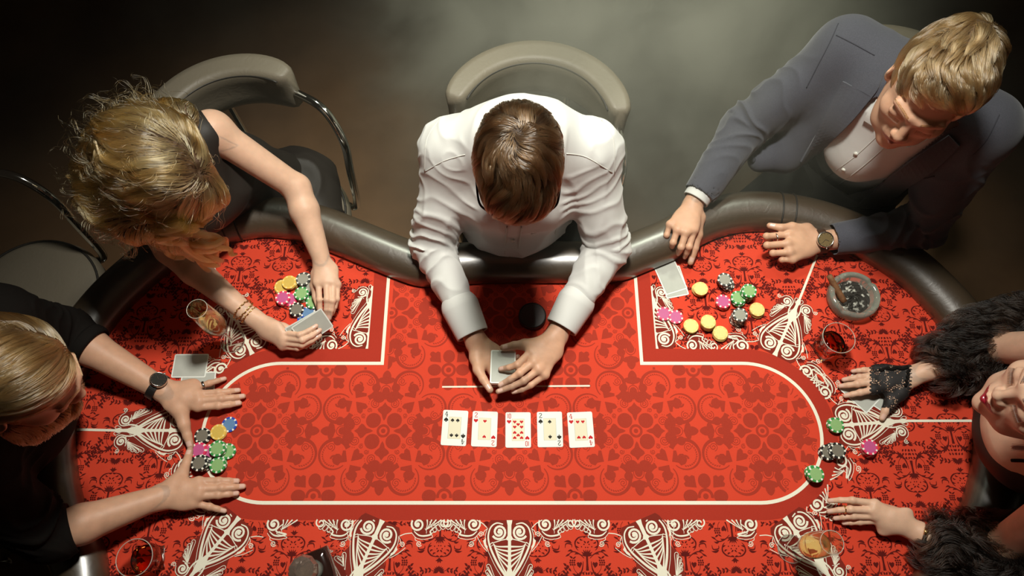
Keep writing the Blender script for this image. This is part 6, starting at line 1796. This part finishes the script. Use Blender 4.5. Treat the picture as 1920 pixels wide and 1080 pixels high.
# metal bracelet and gold ring
d = nrm(el_l - wr_l); R_ = frame(d, (0, 0, 1)); c = wr_l + d * 0.004
v, f = tube([c + R_ @ np.array([0.0275 * math.cos(t), 0, 0.0270 * math.sin(t)]) for t in np.arange(60) * 2 * PI / 60], 1.0, 8, True, flat=(0.0016, 0.0048), up=d)
obj('bracelet', mesh('bracelet', v, f), lady, M['steel'], True)
v, f = tube([c + R_ @ np.array([x, 0.0, 0.0275]) for x in (-0.008, 0.008)], 0.0045, 8, flat=(1.2, 0.6)); obj('bracelet_face', mesh('bracelet_face', v, f), lady, M['gold'], True)
a_, b_ = PT(1636, 957, 0.048), PT(1594, 955, 0.046); q = a_ + (b_ - a_) * 1.25; R_ = frame(nrm(b_ - a_), (0, 0, 1))
v, f = tube([q + R_ @ np.array([0.0088 * math.cos(t), 0, 0.0088 * math.sin(t)]) for t in np.arange(24) * 2 * PI / 24], 0.0013, 8, True); obj('finger_ring', mesh('finger_ring', v, f), lady, M['gold'], True)
# dark sleek hair
cap = Shape(); cap.ell(hL.L(0, -0.020, 0.042), (0.081, 0.100, 0.088), hL.R); cap.ell(hL.L(0, -0.10, 0.03), (0.05, 0.05, 0.05), hL.R, 0.03)
mk = hair_region(hL, 0.075)
M['hair_black'] = hair_mat('near_black_hair', (0.022, 0.013, 0.009), 0.22, 0.4); M['hair_black_base'] = mat('near_black_base', (0.010, 0.007, 0.006), 0.5)
v, f, _ = cap_obj(cap, mk, lady, M['hair_black_base'], 0.002)
pt = grow(cap, sample(v, f, 5000, mk), lambda p: np.stack([-hL.R[:, 1]] * len(p)) - hL.R[:, 2] * 0.2, 0.09, 7, (0.0, 0.003), 0.02, 0.08, 0.4, 200, seed=51)
strands('hair', pt, lady, M['hair_black'], 0.0006, 0.0003)
lk = catmull([hL.L(-0.076, 0.03, 0.03), hL.L(-0.084, 0.045, -0.02), hL.L(-0.080, 0.052, -0.07)], 5)
strands('side_lock', np.array([lk + RNG.normal(0, 0.0022, 3) for _ in range(120)]), lady, M['hair_black'], 0.0005, 0.0002)
strands('eyebrows', hL.eyebrow(130, B), lady, M['hair_black'], 0.0006, 0.0002)
strands('eyelashes', hL.lashes(26), lady, M['hair_black'], 0.0005, 0.00015)
lower_body(lady, pelL, (-1, 0, 0))

# ------------------------------------------------------------------ drifting smoke behind the players
def smoke_mat():
    m = bpy.data.materials.new('drifting_smoke'); m.use_nodes = True; nt = m.node_tree
    for n_ in list(nt.nodes):
        if n_.type == 'BSDF_PRINCIPLED': nt.nodes.remove(n_)
    out = nt.nodes['Material Output']
    vs = nt.nodes.new('ShaderNodeVolumePrincipled'); vs.inputs['Color'].default_value = (0.93, 0.91, 0.76, 1); vs.inputs['Anisotropy'].default_value = 0.1
    tc = nt.nodes.new('ShaderNodeTexCoord')
    mp = nt.nodes.new('ShaderNodeMapping'); mp.inputs['Scale'].default_value = (1.0, 1.0, 1.3); nt.links.new(tc.outputs['Object'], mp.inputs['Vector'])
    n1 = nt.nodes.new('ShaderNodeTexNoise'); n1.inputs['Scale'].default_value = 2.6; n1.inputs['Detail'].default_value = 6; n1.inputs['Roughness'].default_value = 0.6; n1.inputs['Distortion'].default_value = 0.9
    nt.links.new(mp.outputs[0], n1.inputs['Vector'])
    r1 = nt.nodes.new('ShaderNodeMapRange'); r1.inputs['From Min'].default_value = 0.40; r1.inputs['From Max'].default_value = 0.66; r1.inputs['To Min'].default_value = 0.05; nt.links.new(n1.outputs['Fac'], r1.inputs['Value'])
    # the bank is densest behind the dealer's shoulder and thins out around it
    gd = nt.nodes.new('ShaderNodeMapping'); gd.inputs['Location'].default_value = (-0.33, 0.02, 0.06); gd.inputs['Scale'].default_value = (0.86, 0.85, 1.0)
    nt.links.new(tc.outputs['Object'], gd.inputs['Vector'])
    gs = nt.nodes.new('ShaderNodeTexGradient'); gs.gradient_type = 'SPHERICAL'; nt.links.new(gd.outputs[0], gs.inputs['Vector'])
    ad = nt.nodes.new('ShaderNodeMath'); ad.operation = 'MULTIPLY_ADD'; ad.inputs[1].default_value = 24.0; ad.inputs[2].default_value = 0.09
    pw = nt.nodes.new('ShaderNodeMath'); pw.operation = 'POWER'; pw.inputs[1].default_value = 2.1; nt.links.new(gs.outputs['Fac'], pw.inputs[0]); nt.links.new(pw.outputs[0], ad.inputs[0])
    mu = nt.nodes.new('ShaderNodeMath'); mu.operation = 'MULTIPLY'; nt.links.new(r1.outputs[0], mu.inputs[0]); nt.links.new(ad.outputs[0], mu.inputs[1])
    dn = nt.nodes.new('ShaderNodeMath'); dn.operation = 'MULTIPLY'; dn.inputs[1].default_value = 0.55; nt.links.new(mu.outputs[0], dn.inputs[0])
    nt.links.new(dn.outputs[0], vs.inputs['Density']); nt.links.new(vs.outputs[0], out.inputs['Volume'])
    return m
bx = [(x, y, z) for z in (-0.7, 0.7) for x, y in ((-2.4, -1.1), (2.4, -1.1), (2.4, 1.9), (-2.4, 1.9))]
sm = obj('smoke', mesh('smoke', bx, [(3, 2, 1, 0), (4, 5, 6, 7), (0, 1, 5, 4), (1, 2, 6, 5), (2, 3, 7, 6), (3, 0, 4, 7)]), None, smoke_mat())
sm.location = (0, 1.85, 0.72)
tag(sm, 'pale smoke drifting over the floor behind the players', 'smoke', kind='stuff')
